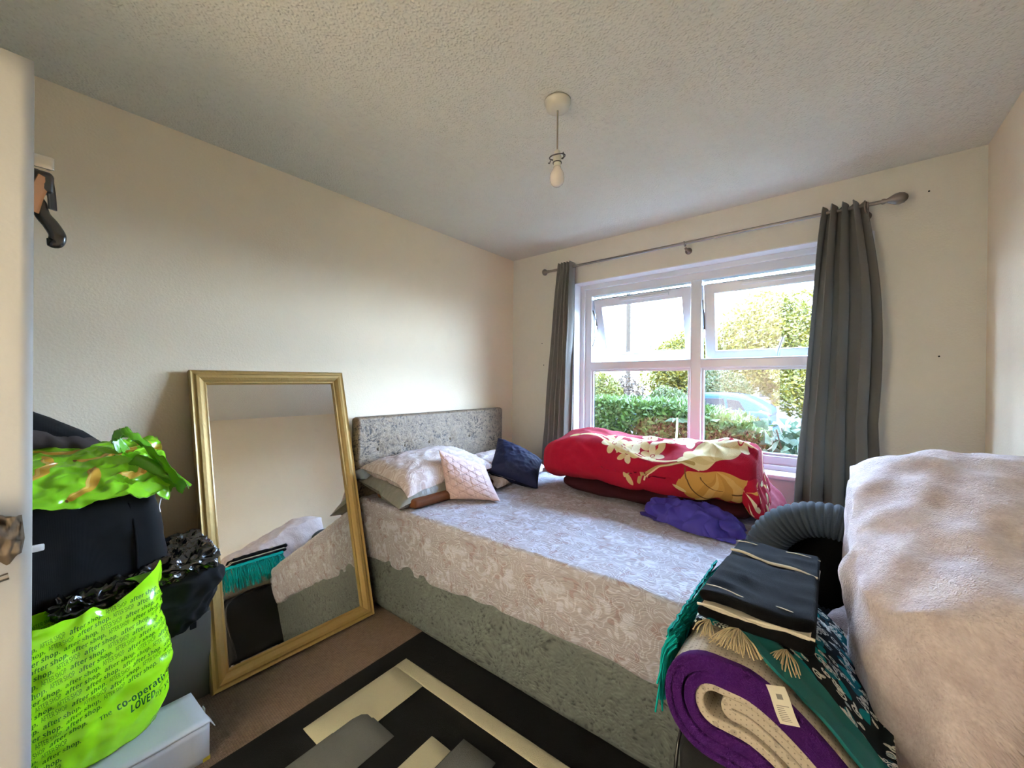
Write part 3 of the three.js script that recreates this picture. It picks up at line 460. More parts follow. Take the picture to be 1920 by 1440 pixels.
// ---------------------------------------------------------------- red blanket bundle
{
  const t = thing('blanket', 'crimson floral mink blanket folded in a thick bundle below the window', 'blanket', [1.42, TOP, 0.5], 0.03);
  part('upper_fold', loaf(1.22, 0.152, 0.265, 110, 110, { end: 4.5, sec: 3.0, disp: (p, u, v, e) => {
    const f = fbm3(p.x * 3, p.y * 4, p.z * 4), r = ridge(p.x * 2.4 + 3, p.y * 3.5, p.z * 3); const cr = ridge(p.x * 3 - p.z * 4 + 2, p.y * 5, p.z * 2 + p.x); p.y += (0.014 * f + 0.010 * r + 0.012 * cr * (0.5 + u)) * e; p.z += (0.016 * f + 0.012 * cr * u) * e;
    p.y += 0.03 * Math.exp(-Math.pow((u - 0.16) / 0.16, 2)) * e; p.y -= 0.03 * Math.exp(-Math.pow((u - 0.55) / 0.2, 2)) * (p.y > 0 ? 1 : 0) * e;
    if (u > 0.75) p.y += (u - 0.75) * 0.16 * (p.z < 0.1 ? 1 : 0.3) * (p.y > 0 ? 1 : 0);
    if (u < 0.3) p.y -= 0.05 * Math.pow((0.3 - u) / 0.3, 1.5);
  } }).translate(0, 0.205, 0.0), M.redPrint, t);
  part('lower_fold', loaf(1.06, 0.055, 0.245, 70, 50, { end: 4, disp: (p) => { p.y += 0.006 * n3(p.x * 5, p.y * 9, p.z * 5); p.z += 0.012 * n3(p.x * 4, 3, p.z * 4); } }).translate(0.06, 0.052, 0.0), M.redShadow, t, 'red underside with shadow painted into its colour');
  part('end_fold', loaf(0.48, 0.045, 0.16, 40, 40, { us: 0.5, vs: 0.5, disp: (p) => { p.y += 0.012 * n3(p.x * 9, p.y * 9, p.z * 9); p.z += 0.012 * n3(p.x * 11, 3, p.z * 11); } }).rotateX(1.25).rotateY(PI / 2).translate(0.565, 0.17, -0.02), M.redFold, t, 'crimson and cream patterned fold');
  part('end_fold', loaf(0.42, 0.03, 0.11, 40, 30, { disp: (p) => { p.y += 0.01 * n3(p.x * 9, p.y * 9, p.z * 9); } }).rotateX(0.8).rotateY(PI / 2 - 0.2).translate(0.60, 0.07, -0.12), M.redPlain, t, 'plain crimson corner');
}
single('scarf', shell(70, 50, (u, v) => {
  const x = u * 2 - 1, y = v * 2 - 1, r = Math.pow(Math.abs(x), 2.6) + Math.pow(Math.abs(y), 2.6), h = Math.pow(Math.max(0, 1 - r), 0.4), X = 1.77 + 0.235 * x * (1 - 0.1 * y * y), Z = 0.775 + 0.15 * y * (1 - 0.15 * x * x) + 0.05 * x;
  return [X + 0.02 * n2(v * 5, u * 5), TOP + 0.004 + h * (0.058 + 0.03 * ridge(X * 4, 2, Z * 9) + 0.014 * n2(X * 14, Z * 14)), Z + 0.015 * n2(u * 4, v * 4)];
}, 0.004), M.indigo, 'crumpled violet-blue cloth lying in front of the crimson blanket', 'cloth');

// ---------------------------------------------------------------- rug
{
  const t = thing('rug', 'black rug with cream band and grey blocks beside the bed', 'rug', [0.705, 0, 1.622], 0.045);
  part('pile_ground', softBox(1.2, 0.012, 1.83, 0.005, [20, 2, 30], (p, n) => { if (n.y > 0.5) p.y += 0.001 * n2(p.x * 6, p.z * 6); }).translate(0.6, 0.006, 0.835), M.rugBlack, t);
  const inlay = (name, x0, x1, z0, z1, m, h = 0.003) => part(name, softBox(x1 - x0, 0.006, z1 - z0, 0.0028, 4).translate((x0 + x1) / 2, 0.0105 + h / 2, (z0 + z1) / 2), m, t);
  inlay('cream_band', 0.098, 1.1, 0.115, 0.178, M.rugCream); inlay('cream_band', 0.098, 0.285, 0.176, 0.575, M.rugCream);
  inlay('grey_block', 0.2, 0.385, 0.392, 0.75, M.rugGrey, 0.0045); inlay('cream_block', 0.49, 0.585, 0.31, 0.60, M.rugCream); inlay('grey_block', 0.588, 0.735, 0.25, 0.60, M.rugGrey, 0.0045);
  inlay('cream_block', 0.82, 1.0, 0.7, 1.4, M.rugCream); inlay('grey_block', 0.3, 0.55, 1.0, 1.5, M.rugGrey);
}
// ---------------------------------------------------------------- heap at the foot of the bed
{
  const t = thing('suitcase', 'black upright fabric suitcase under the folded mat', 'suitcase', [2.21, 0, 1.66]);
  part('shell', softBox(0.345, 0.455, 0.47, 0.035, [14, 14, 16], (p, n) => p.addScaledVector(n, 0.004 * fbm3(p.x * 6, p.y * 6, p.z * 6))).translate(0, 0.2575, 0), M.black, t);
  part('zip', tube([[-0.175, 0.06, -0.2], [-0.176, 0.44, -0.2], [-0.176, 0.45, 0.2], [-0.175, 0.06, 0.2]], 0.004, 40, 6), M.blackGloss, t);
  part('badge', softBox(0.006, 0.04, 0.02, 0.0028, 4).translate(-0.177, 0.40, -0.15), M.white, t, 'small white badge');
  for (const x of [-0.13, 0.13]) for (const z of [-0.19, 0.19]) part('wheel', new THREE.CylinderGeometry(0.022, 0.022, 0.02, 16).rotateZ(PI / 2).translate(x, 0.022, z), M.blackGloss, t);
}
const matSag = (x) => (x > 0.15 ? -Math.min(0.16, 0.085 * Math.pow((x - 0.15) / 0.14, 1.5)) : 0);   // the right end of the mat droops; x from its fold
{
  const t = thing('folded_mat', 'thick folded mat with purple pile edges and dotted white backing', 'mat', [2.018, 0.488, 1.905]);
  const layer = (r0, r1, x0, len, depth, zf, m, name, label) => {
    const s = new THREE.Shape(), n = 18, N = 16, cy = 0.107, X = (i) => x0 + (len - x0) * i / N;
    for (let i = N; i >= 0; i--) s[i < N ? 'lineTo' : 'moveTo'](X(i), cy + r1 + matSag(X(i)));
    for (let i = 0; i <= n; i++) { const a = PI / 2 + PI * i / n; s.lineTo(x0 + Math.cos(a) * r1 * 0.9, cy + Math.sin(a) * r1); }
    for (let i = 0; i <= N; i++) s.lineTo(X(i), cy - r1 + matSag(X(i)));
    for (let i = N; i >= 0; i--) s.lineTo(X(i), cy - r0 + matSag(X(i)));
    for (let i = n; i >= 0; i--) { const a = PI / 2 + PI * i / n; s.lineTo(x0 + Math.cos(a) * r0 * 0.9, cy + Math.sin(a) * r0); }
    for (let i = 0; i <= N; i++) s.lineTo(X(i), cy + r0 + matSag(X(i)));
    const g = new THREE.ExtrudeGeometry(s, { depth, bevelEnabled: true, bevelThickness: 0.004, bevelSize: 0.003, bevelSegments: 2, steps: 1 }); g.translate(0, 0, zf - depth);
    part(name, g, m, t, label);
  };
  layer(0.094, 0.103, 0.095, 0.36, 0.42, -0.010, M.matBack, 'backing', 'dotted white backing');
  layer(0.072, 0.090, 0.095, 0.36, 0.42, -0.002, M.purpleMat, 'purple_fold');
  layer(0.095, 0.104, 0.095, 0.36, 0.012, 0.003, M.purpleMat, 'purple_edge');
  layer(0.048, 0.067, 0.10, 0.35, 0.42, -0.005, M.purpleMat, 'purple_fold');
  layer(0.030, 0.044, 0.10, 0.35, 0.42, -0.012, M.matBack, 'inner_backing');
  layer(0.004, 0.022, 0.13, 0.34, 0.40, -0.022, M.matBack, 'inner_backing');
  part('care_label', shell(4, 8, (u, v) => [0.19 + 0.03 * u + 0.025 * (1 - v), 0.205 - 0.055 * (1 - v) + 0.01 * u, 0.008 + 0.010 * (1 - v) + 0.003 * Math.sin(v * 6)], 0.0008), M.labelPrint, t, 'white printed care label');
}
{
  const t = thing('shawl', 'teal and black paisley shawl with fringe draped over the folded mat', 'shawl');
  const topY = 0.703, over = (x) => matSag(Math.max(0, x - 2.018));
  part('paisley_panel', shell(70, 60, (u, v) => {
    let x = lerp(2.02, 2.405, u), z = lerp(1.43, 1.80, v), y = topY + 0.008 + 0.004 * n2(x * 9, z * 9) + over(x);
    if (u < 0.1) { y -= (0.1 - u) * 0.9; x = 2.055 - (0.1 - u) * 0.3; }
    if (u > 0.6) y += 0.02 * (u - 0.6) * Math.sin(z * 20);
    return [x, y, z, u * 0.40, v * 0.38];
  }, 0.004), M.shawl, t);
  part('teal_border', shell(60, 26, (u, v) => {
    const x = lerp(2.15, 2.39, u), z = lerp(1.775, 1.865, v * (0.35 + 0.65 * smoothstep(u, 0, 0.25))) + 0.02 * u, y = topY + 0.013 + over(x) + 0.006 * Math.sin(v * 9 + u * 3) * (1 - v) + 0.003 * n2(x * 20, z * 20);
    return [x, y, z];
  }, 0.006), M.teal, t);
  const strands = [];
  for (let i = 0; i < 300; i++) {
    const z = 1.43 + 0.46 * rnd(), y0 = topY - 0.03 - 0.03 * rnd(), L = 0.07 + 0.075 * rnd(), x0 = 2.018 - 0.008 * rnd(), dz = 0.02 * (rnd() - 0.5);
    strands.push(tube([[x0 + 0.016, y0 + 0.032, z], [x0 - 0.006, y0, z + dz], [x0 - 0.012, y0 - L * 0.5, z + dz * 1.8], [x0 - 0.008 - 0.014 * rnd(), y0 - L, z + dz * 2.6]], 0.0022, 7, 4));
  }
  const fr = part('fringe', strands, M.tealBright, t, 'long teal fringe'); fr.userData.kind = 'stuff';
  part('fringe_band', shell(40, 8, (u, v) => [2.022 - 0.008 * v + 0.004 * n2(u * 20, v), topY + 0.010 - 0.022 * v, lerp(1.43, 1.89, u)], 0.004), M.tealBright, t);
}
{
  const t = thing('jeans', 'folded black denim garment with cream zip lying on the teal shawl', 'clothing', [2.172, 0.717, 1.59], -0.02);
  const layer = (h, y, dz, seedj) => softBox(0.215, h, 0.42, h * 0.45, [30, 6, 44], (p, n, q) => { p.y += 0.005 * fbm3(p.x * 9 + seedj, 2, p.z * 6) + 0.004 * ridge(p.x * 5 + seedj, 3, p.z * 9); p.x *= 1 + 0.05 * q.z; p.z += 0.012 * n2(p.x * 9, seedj); }).translate(0, y, dz);
  part('lower_layer', layer(0.024, 0.012, 0.006, 1), M.denim, t);
  part('upper_layer', layer(0.028, 0.046, -0.008, 6), M.denim, t);
  part('lining', softBox(0.208, 0.008, 0.40, 0.0035, [14, 3, 14], (p) => { p.y += 0.004 * Math.sin(p.x * 28); }).translate(0, 0.029, 0.006), M.creamPale, t, 'cream lining showing at the opening');
  const line = (z, dz, y, r, name, m) => part(name, tube(Array.from({ length: 9 }, (_, i) => [-0.104 + 0.026 * i, y + 0.003 * Math.sin(i * 1.3), z + dz * i / 8]), r, 40, 6), m, t);
  line(-0.105, 0.05, 0.062, 0.0042, 'zip', M.creamPale); line(0.165, 0.012, 0.061, 0.0011, 'stitching', M.creamPale); line(-0.195, 0.0, 0.060, 0.0014, 'stitching', M.creamPale);
  part('edge_piping', tube(Array.from({ length: 11 }, (_, i) => [-0.112 + 0.0224 * i, 0.030 + 0.004 * Math.sin(i * 0.9), 0.212 - 0.001 * i]), 0.003, 40, 6), M.creamPale, t);
}
for (const [x, y, z, n, lab] of [[2.145, 0.722, 1.825, 46, 'larger frayed cream tassel spread on the mat below the folded jeans'], [2.232, 0.70, 1.80, 26, 'smaller frayed cream tassel on the teal border of the shawl'], [2.085, 0.716, 1.82, 14, 'short cream tassel end at the bed-side corner of the jeans']]) {
  const t = thing('tassel', lab, 'tassel', [x, y, z]);
  const k = Math.sqrt(n / 40), s = []; for (let i = 0; i < n; i++) { const a = (rnd() - 0.5) * 1.7, L = k * (0.045 + 0.02 * rnd()), w = rnd() * 6; s.push(tube([[0, 0.006, -0.012], [Math.sin(a) * L * 0.35, 0.004 + 0.008 * rnd(), 0.006], [Math.sin(a) * L * 0.75 + 0.004 * Math.sin(w), 0.001 + 0.008 * rnd(), 0.012 + Math.cos(a) * L * 0.5], [Math.sin(a + 0.2 * Math.sin(w)) * L, -0.008 + 0.006 * rnd(), 0.012 + Math.cos(a) * L * 0.85]], 0.0012, 8, 4)); }
  part('threads', s, M.cream, t).userData.kind = 'stuff';
}
{
  const t = thing('plush_ring', 'slate-grey ribbed plush pet bed standing on edge behind the jeans', 'pet bed', [2.295, 0.598, 1.0]);
  t.rotation.x = -0.12; t.rotation.y = -0.05;
  const R = 0.185, r0 = 0.064, n = 62;
  part('ribbed_rim', grid(480, 40, (u, v) => { const a = u * 2 * PI, b = v * 2 * PI, rib = Math.pow(Math.abs(Math.sin(a * n / 2)), 0.6), r = r0 * (0.86 + 0.14 * rib) * (1 + 0.05 * n3(Math.cos(a) * 2, Math.sin(a) * 2, 0)), k = R + Math.cos(b) * r; return [Math.cos(a) * k * 1.08, Math.sin(a) * k, Math.sin(b) * r * 1.15, u * 1.2, v * 0.4]; }), M.plush, t);
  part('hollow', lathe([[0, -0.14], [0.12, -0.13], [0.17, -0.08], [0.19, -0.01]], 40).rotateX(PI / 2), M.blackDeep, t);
}
{
  const t = thing('holdall', 'black soft holdall under the plush pet bed at the bed foot', 'bag', [2.21, 0, 1.0]);
  part('body', softBox(0.25, 0.345, 0.40, 0.07, 16, (p, n) => p.addScaledVector(n, 0.012 * fbm3(p.x * 5, p.y * 5, p.z * 5))).translate(0, 0.175, 0), M.black, t);
  part('strap', tube([[-0.1, 0.3, 0.19], [-0.09, 0.2, 0.215], [0.09, 0.2, 0.215], [0.1, 0.3, 0.19]], 0.008, 24, 6), M.blackGloss, t);
}
// large fleece-covered bulk against the right wall
{
  const X0 = 2.345, X1 = 2.835, Z0 = 0.86, Z1 = 1.74, cx = (X0 + X1) / 2, cz = (Z0 + Z1) / 2, hx = (X1 - X0) / 2, hz = (Z1 - Z0) / 2;
  const topAt = (x, z) => { const s = (Z1 - z) / (Z1 - Z0), r = (x - X0) / (X1 - X0); return 0.845 + 0.165 * smoothstep(s, 0, 0.8) + 0.055 * smoothstep(r, 0, 0.5) + 0.02 * Math.exp(-Math.pow((x - 2.47) / 0.06, 2) - Math.pow((z - 1.12) / 0.1, 2)) + 0.012 * n2(x * 6, z * 6); };
  const m = single('fleece_blanket', grid(260, 150, (u, v) => {
    const a = u * 2 * PI, c = Math.cos(a), s = Math.sin(a), pe = 5, k = 1 / Math.pow(Math.pow(Math.abs(c), pe) + Math.pow(Math.abs(s), pe), 1 / pe);
    const side = Math.min(1, v / 0.62), inn = v > 0.62 ? 1 - (v - 0.62) / 0.38 : 1;
    const round = v > 0.62 ? Math.pow(inn, 0.8) : 1;
    const dx = c * k, dz = s * k;
    let x = cx + dx * hx * round, z = cz + dz * hz * round;
    const ty = topAt(x, z), drop = 1 - side;          // drop 1 at the floor
    const edgeDip = v > 0.62 ? 0.035 * Math.pow(inn, 8) : 0.035;
    let y = v > 0.62 ? ty - edgeDip : lerp(0.004, topAt(x, z) - 0.035, side);
    if (v <= 0.62) {
      const fold = (0.022 + 0.06 * drop) * (Math.sin(a * 7 + 1.1) * 0.6 + 0.6 * n2(a * 2.2, 4 + drop * 0.6)) * smoothstep(drop, 0, 0.35), flare = 0.0 * drop;
      let o = fold + flare; if (dx < -0.6) o -= 0.05 * smoothstep(drop, 0.1, 0.75) * (-dx); if (dz > 0.6) o += 0.05 * drop;
      x += dx * o; z += dz * o; o = 0.010 * n3(x * 7, y * 7, z * 7); x += dx * o; z += dz * o;
      // a hidden corner poking at the cloth on the side facing the bed
      const b = 0.035 * Math.exp(-Math.pow((z - 1.5) / 0.05, 2) - Math.pow((y - 0.80) / 0.05, 2)); if (dx < 0) x -= b;
    }
    x = Math.min(x, 2.846);
    return [x, y, z, x + z, y + 0.7 * (x - z)];
  }), M.fleece, 'large dusty mauve fleece blanket draped over a bulky pile by the right wall', 'blanket');
}
single('fleece_corner', loaf(0.15, 0.055, 0.05, 24, 24, { disp: (p) => { p.y += 0.012 * n3(p.x * 12, p.y * 12, p.z * 12); } }).rotateY(1.2).rotateZ(-0.5).translate(2.345, 0.56, 1.30), M.fleece, 'small bunched mauve fleece end between the shawl and the ribbed plush ring', 'cloth');

// ---------------------------------------------------------------- door and what hangs on it
{
  const t = new THREE.Group(); t.name = 'door_1'; scene.add(t); tag(t, 'plain white door standing open at the left edge', null, null, 'structure');
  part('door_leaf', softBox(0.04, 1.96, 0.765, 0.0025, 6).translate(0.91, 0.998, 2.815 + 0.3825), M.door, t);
  part('latch_bolt', softBox(0.012, 0.015, 0.05, 0.003, 5).translate(0.91, 0.888, 2.815 + 0.007), M.white, t, 'white latch bolt');
  const h = part('door_handle', [lathe([[0, 0], [0.026, 0], [0.026, 0.006], [0.01, 0.012], [0.01, 0.045], [0, 0.045]], 20).rotateZ(-PI / 2).translate(0.93, 0.855, 2.955), tube([[0.968, 0.855, 2.955], [0.973, 0.855, 2.93], [0.973, 0.852, 2.89], [0.97, 0.858, 2.846]], 0.008, 20, 10)], M.chrome, t, 'silver lever handle');
}
single('towel', loaf(0.16, 0.05, 0.028, 40, 30, { end: 4, disp: (p) => { p.y += 0.016 * n3(p.x * 18, p.y * 18, p.z * 18) - (p.x > 0 ? p.x * 0.25 : 0) + 0.006 * ridge(p.x * 30, p.y * 20, p.z * 20); p.z += 0.012 * n3(p.x * 26, p.y * 26, 4); } }).rotateY(PI / 2).translate(0.962, 0.957, 2.905), M.towel, 'brown cloth hung over the handle side of the white door', 'cloth');
{
  const t = thing('door_hook', 'brushed metal hook over the far side of the white door', 'hook', [0.888, 1.775, 2.815]);
  part('plate', softBox(0.005, 0.03, 0.05, 0.002, 5).translate(-0.001, 0, -0.005), M.chrome, t);
  part('prong', tube([[-0.004, 0.0, -0.018], [-0.02, -0.004, -0.02], [-0.035, -0.002, -0.022], [-0.04, 0.012, -0.022]], 0.004, 16, 8), M.chrome, t);
}
{
  const t = thing('hanging_bag', 'black bag strap with a tan strip hanging behind the white door', 'bag', [0.862, 1.75, 2.80]);
  const strap = (pts, w, th, m, name, label) => { const c = new THREE.CatmullRomCurve3(pts.map((p) => V(...p))); part(name, shell(40, 4, (u, v) => { const p = c.getPoint(u), d = c.getTangent(u), s = V(-d.y * 0 , d.z, -d.y).normalize(); return [p.x + 0.01 * (v - 0.5), p.y + s.y * w * (v - 0.5), p.z + s.z * w * (v - 0.5)]; }, th), m, t, label); };
  part('flap', softBox(0.03, 0.05, 0.055, 0.008, 8, (p, n) => p.addScaledVector(n, 0.002 * n3(p.x * 40, p.y * 40, p.z * 40))).translate(0, -0.015, 0.012), M.blackGloss, t);
  strap([[0.0, 0.0, -0.006], [0.0, -0.04, -0.010], [0.002, -0.075, -0.012]], 0.012, 0.004, M.blackGloss, 'thin_strap');
  strap([[0.012, -0.006, -0.001], [0.014, -0.05, 0.012], [0.012, -0.09, 0.02]], 0.022, 0.004, M.tan, 'tan_strip', 'tan leather strip');
  const sw = (pts, r0, r1, flat) => { const c = new THREE.CatmullRomCurve3(pts.map((p) => V(...p))); return grid(60, 20, (u, v) => { const p = c.getPoint(u), d = c.getTangent(u), n = V(0, d.z, -d.y).normalize(), a = v * 2 * PI, r = lerp(r0, r1, Math.sin(u * PI * 0.8)) * Math.min(1, 8 * u + 0.3, 8 * (1 - u) + 0.05); return [p.x + Math.cos(a) * r * flat, p.y + n.y * Math.sin(a) * r, p.z + n.z * Math.sin(a) * r]; }); };
  part('wide_strap', sw([[0, -0.042, 0.010], [0.001, -0.089, 0.003], [0.004, -0.112, -0.011], [0.006, -0.136, -0.021], [0.004, -0.151, -0.017], [0, -0.144, -0.004]], 0.0125, 0.0145, 0.55), M.blackShine, t, 'glossy black strap curling at its end');
}
// ---------------------------------------------------------------- bags and boxes by the mirror
{
  const t = thing('fabric_box', 'open grey-brown fabric storage box holding the black bin bag', 'box', [0.215, 0, 2.59], 0.05);
  const w = 0.30, d = 0.46, h = 0.335, th = 0.012;
  part('base_panel', box(w, th, d, 0, th / 2, 0), M.boxFabric, t);
  for (const s of [-1, 1]) { part('side_panel', softBox(th, h, d, 0.004, [3, 14, 16], (p, n, q) => { p.x += s * 0.008 * (1 - q.z * q.z) * (q.y + 1) * 0.5; }).translate(s * (w - th) / 2, h / 2, 0), M.boxFabric, t); part('end_panel', softBox(w - th * 2, h, th, 0.004, [14, 14, 3]).translate(0, h / 2 + 0.012 * (s < 0), s * (d - th) / 2), M.boxFabric, t); }
  part('grip', softBox(0.006, 0.028, 0.022, 0.002, 4).translate(w / 2 + 0.002, h - 0.03, -d / 2 + 0.06), M.blackDeep, t, 'dark riveted grip slot');
}
{
  const t = thing('bin_bag', 'shiny black bin bag stuffed into the grey fabric box', 'bag', [0.285, 0.335, 2.57]);
  part('body', softBox(0.37, 0.28, 0.43, 0.08, 50, (p, n, q) => { const f = 0.02 * fbm3(p.x * 5, p.y * 5, p.z * 5) + 0.008 * ridge(p.x * 12, p.y * 12, p.z * 12); p.addScaledVector(n, f); if (p.y < 0) { p.x *= 1 - 0.35 * -q.y; p.z *= 1 - 0.2 * -q.y; } if (q.x > 0 && q.z < 0) { const k = q.x * -q.z * smoothstep(q.y, -0.2, 0.8); p.x += 0.03 * k; p.z -= 0.05 * k; p.y += 0.01 * k; } }).translate(0, 0.10, 0), M.black, t);
  part('gathered_mouth', softBox(0.30, 0.05, 0.40, 0.02, [60, 14, 70], (p, n) => { p.addScaledVector(n, 0.016 * ridge(p.x * 16, p.y * 24, p.z * 16) + 0.008 * ridge(p.x * 40, p.y * 40, p.z * 40)); }).rotateX(0.12).translate(0.065, 0.245, -0.0), M.blackShine, t, 'crinkled glossy mouth of the bag');
  part('gold_tie', tube([[0.13, 0.265, -0.15], [0.14, 0.29, -0.165], [0.15, 0.31, -0.178]], 0.004, 8, 6), M.cream, t, 'pale gold tie end');
}
{
  const t = thing('black_tote', 'big black cloth bag standing behind the bin bag under the banana-print bag', 'bag', [0.292, 0.45, 2.735]);
  part('body', softBox(0.28, 0.50, 0.53, 0.05, 46, (p, n, q) => { p.y += (q.y > 0 ? -(p.x) * 0.42 - 0.0 : 0) * q.y; p.z = p.z * (1 - 0.10 * (q.y + 1) / 2); p.z += 0.04 * smoothstep(-q.z, 0, 1) * (q.y + 1) / 2; p.addScaledVector(n, 0.012 * fbm3(p.x * 4, p.y * 4, p.z * 4)); }).translate(0, 0.235, 0), M.black, t);
  part('seam', tube([[0.138, 0.40, -0.13], [0.145, 0.3, -0.145], [0.145, 0.17, -0.15], [0.123, 0.05, -0.14]], 0.004, 24, 6), M.blackDeep, t);
  part('thread_tag', tube([[0.122, 0.39, -0.215], [0.129, 0.365, -0.21], [0.135, 0.345, -0.212]], 0.0022, 6, 5), M.white, t, 'white plastic tag thread');
}
{
  const t = thing('laundry_bag', 'tall black bag with a grey fur item on top, rearmost by the wall', 'bag', [0.088, 0.335, 2.74]);
  part('body', softBox(0.15, 0.77, 0.50, 0.04, 34, (p, n, q) => { if (q.y > 0) p.y += 0.17 * q.z * q.y * (q.y > 0.5 ? 1 : 0.6); p.z += 0.05 * smoothstep(-q.z, 0, 1) * (q.y + 1) / 2; p.addScaledVector(n, 0.01 * fbm3(p.x * 4, p.y * 4, p.z * 4)); }).translate(0, 0.387, 0), M.black, t);
}
single('fur_throw', loaf(0.30, 0.03, 0.05, 40, 26, { disp: (p) => { p.y += 0.012 * n3(p.x * 18, p.y * 18, p.z * 18) + p.x * 0.25; p.z += 0.01 * n3(p.x * 14, 3, p.z * 14); } }).rotateY(-PI / 2).translate(0.20, 1.055, 2.80), M.fur, 'grey-brown furry cloth on the black bag behind the banana-print bag', 'cloth');
{
  const t = thing('banana_bag', 'lime green plastic bag printed with bananas on the black bag', 'bag');
  part('body', shell(90, 70, (u, v) => {   // u towards the mirror, v up the slope
    const z = lerp(2.97, 2.50, u), x = lerp(0.485, 0.215, v) - 0.03 * (u > 0.8 ? (u - 0.8) * 5 : 0) * (1 - v), y0 = lerp(0.873, 1.035, Math.pow(v, 0.85));
    let y = y0 + 0.02 * Math.sin(v * PI) + 0.012 * fbm3(u * 5, v * 4, 1) + 0.014 * ridge(u * 6 + v * 3, v * 6, 2) * smoothstep(u, 0.45, 0.8); y -= 0.03 * Math.max(0, u - 0.85) * 6 * (1 - v); y += 0.012 * (1 - u);
    return [x + 0.008 * n2(u * 8, v * 8), y, z + 0.01 * n2(u * 4, v * 6), u * 0.94, v];
  }, 0.003), M.bananaBag, t);
  part('handle', shell(60, 14, (u, v) => { const c = new THREE.CatmullRomCurve3([V(0.30, 1.0, 2.60), V(0.34, 1.07, 2.63), V(0.38, 1.085, 2.605), V(0.40, 1.04, 2.56), V(0.43, 0.95, 2.51), V(0.46, 0.87, 2.475)]), p = c.getPoint(u), w = 0.05 + 0.03 * u; return [p.x + (v - 0.5) * w * 0.8, p.y + 0.014 * Math.sin(v * 9 + u * 6) + 0.01 * n2(u * 9, v * 5), p.z + (v - 0.5) * w * (0.6 - 1.1 * u)]; }, 0.002), M.limeFilm, t);
  part('handle', shell(40, 10, (u, v) => [0.37 + 0.07 * u + 0.02 * Math.sin(v * 5), 0.99 - 0.10 * u + 0.016 * Math.sin(v * 8 + u * 4), 2.60 - 0.13 * u + (v - 0.5) * 0.07], 0.002), M.limeFilm, t);
}
{
  const t = thing('cardboard_box', 'small white cardboard box on the carpet under the green carrier bag', 'box', [0.604, 0, 2.60], 0.06);
  part('body', softBox(0.196, 0.122, 0.32, 0.002, 4).translate(0, 0.061, 0), M.card, t);
  part('lid', softBox(0.2, 0.008, 0.322, 0.002, 4).translate(0, 0.126, 0), M.card, t);
  part('tuck_flap', [softBox(0.05, 0.03, 0.003, 0.001, 3).rotateX(0.5).translate(0.072, 0.112, -0.168), softBox(0.022, 0.026, 0.004, 0.001, 3).translate(0.02, 0.118, -0.165)], M.card, t);
  part('print_band', box(0.1965, 0.012, 0.02, 0, 0.006, -0.1515), M.yellow, t, 'yellow printed strip');
}
{
  const t = thing('carrier_bag', 'bright green plastic carrier bag printed with after shop lettering', 'bag', [0.545, 0.133, 2.725], 0.12);
  const wz = 0.20, wx = 0.10, H = 0.44;
  part('body', grid(150, 90, (u, v) => {
    const a = -PI + u * 2 * PI, pe = 2.6 + 1.5 * v, c = Math.cos(a), s = Math.sin(a), k = 1 / Math.pow(Math.pow(Math.abs(c), pe) + Math.pow(Math.abs(s), pe), 1 / pe);
    const belly = 1.0 + 0.10 * Math.sin(Math.min(1, v * 1.3) * PI) - 0.12 * Math.pow(1 - v, 4), flat = 1 - 0.45 * v * v;
    let x = c * k * wx * belly * flat, z = s * k * wz * (belly - 0.05 * v), y = v * H * (1 + 0.02 * Math.sin(a * 3)) + 0.03 * v * v * -z * 2;
    if (v < 0.02) { x *= 0.4; z *= 0.85; }
    const cre = 0.010 * fbm3(x * 9, y * 6, z * 9) + 0.007 * ridge(z * 7 + y * 5, y * 3, x * 4) + 0.006 * ridge(z * 4, y * 14, 7) * v; x += c * cre; z += s * cre;
    if (v > 0.85) y += (v - 0.85) * 0.1 * n2(a * 2.4, 3) + (v - 0.85) * 0.5 * Math.exp(-Math.pow((a + 1.0) / 0.35, 2));
    const face = clamp((0.22 - z) / 0.44, 0, 1);
    return [x - 0.03 * v, y, z, face, clamp(y / 0.5, 0, 1)];
  }), M.carrier, t);
  part('handle', shell(30, 12, (u, v) => [0.02 - 0.06 * u, 0.425 + 0.055 * Math.sin(u * PI) + 0.03 * u * (1 - u), -0.17 + 0.05 * v + 0.015 * Math.sin(u * 9 + v * 3)], 0.0015), M.limeFilm, t);
}

// ---------------------------------------------------------------- outside
struct('ground_lawn', between(-40, 40, -0.5, -0.35, -9, -T - 0.02), std({ map: tex(256, 256, (u, v) => mixc([40, 48, 18], [66, 62, 30], 0.5 + 0.6 * tfbm(u, v, 16, 3)), { srgb: true, size: 1.4 }), roughness: 1 }));
struct('road', between(-60, 60, -0.75, -0.54, -60, -9), std({ map: tex(256, 256, (u, v) => mixc([54, 52, 50], [68, 66, 64], 0.5 + 0.5 * tn(u, v, 50)), { srgb: true, size: 1 }), roughness: 0.95 }));
const leafGeo = (L, w) => { const g = new THREE.BufferGeometry(); g.setAttribute('position', new THREE.Float32BufferAttribute([0, 0, 0, L * 0.45, w, L * 0.06, L * 0.45, -w, L * 0.06, L * 0.5, 0, -L * 0.02, L, 0, -L * 0.12], 3)); g.setIndex([0, 3, 1, 0, 2, 3, 1, 3, 4, 2, 4, 3]); g.computeVertexNormals(); g.setAttribute('uv', new THREE.Float32BufferAttribute([0, 0, 0.5, 1, 0.5, 0, 0.5, 0.5, 1, 0.5], 2)); return g; };
const leafMat = (r, g, b) => phys({ color: new THREE.Color(r, g, b), roughness: 0.6, specularIntensity: 0.5, transmission: 0.35, thickness: 0, side: THREE.DoubleSide });
const tmp = new THREE.Object3D(), tint = new THREE.Color();
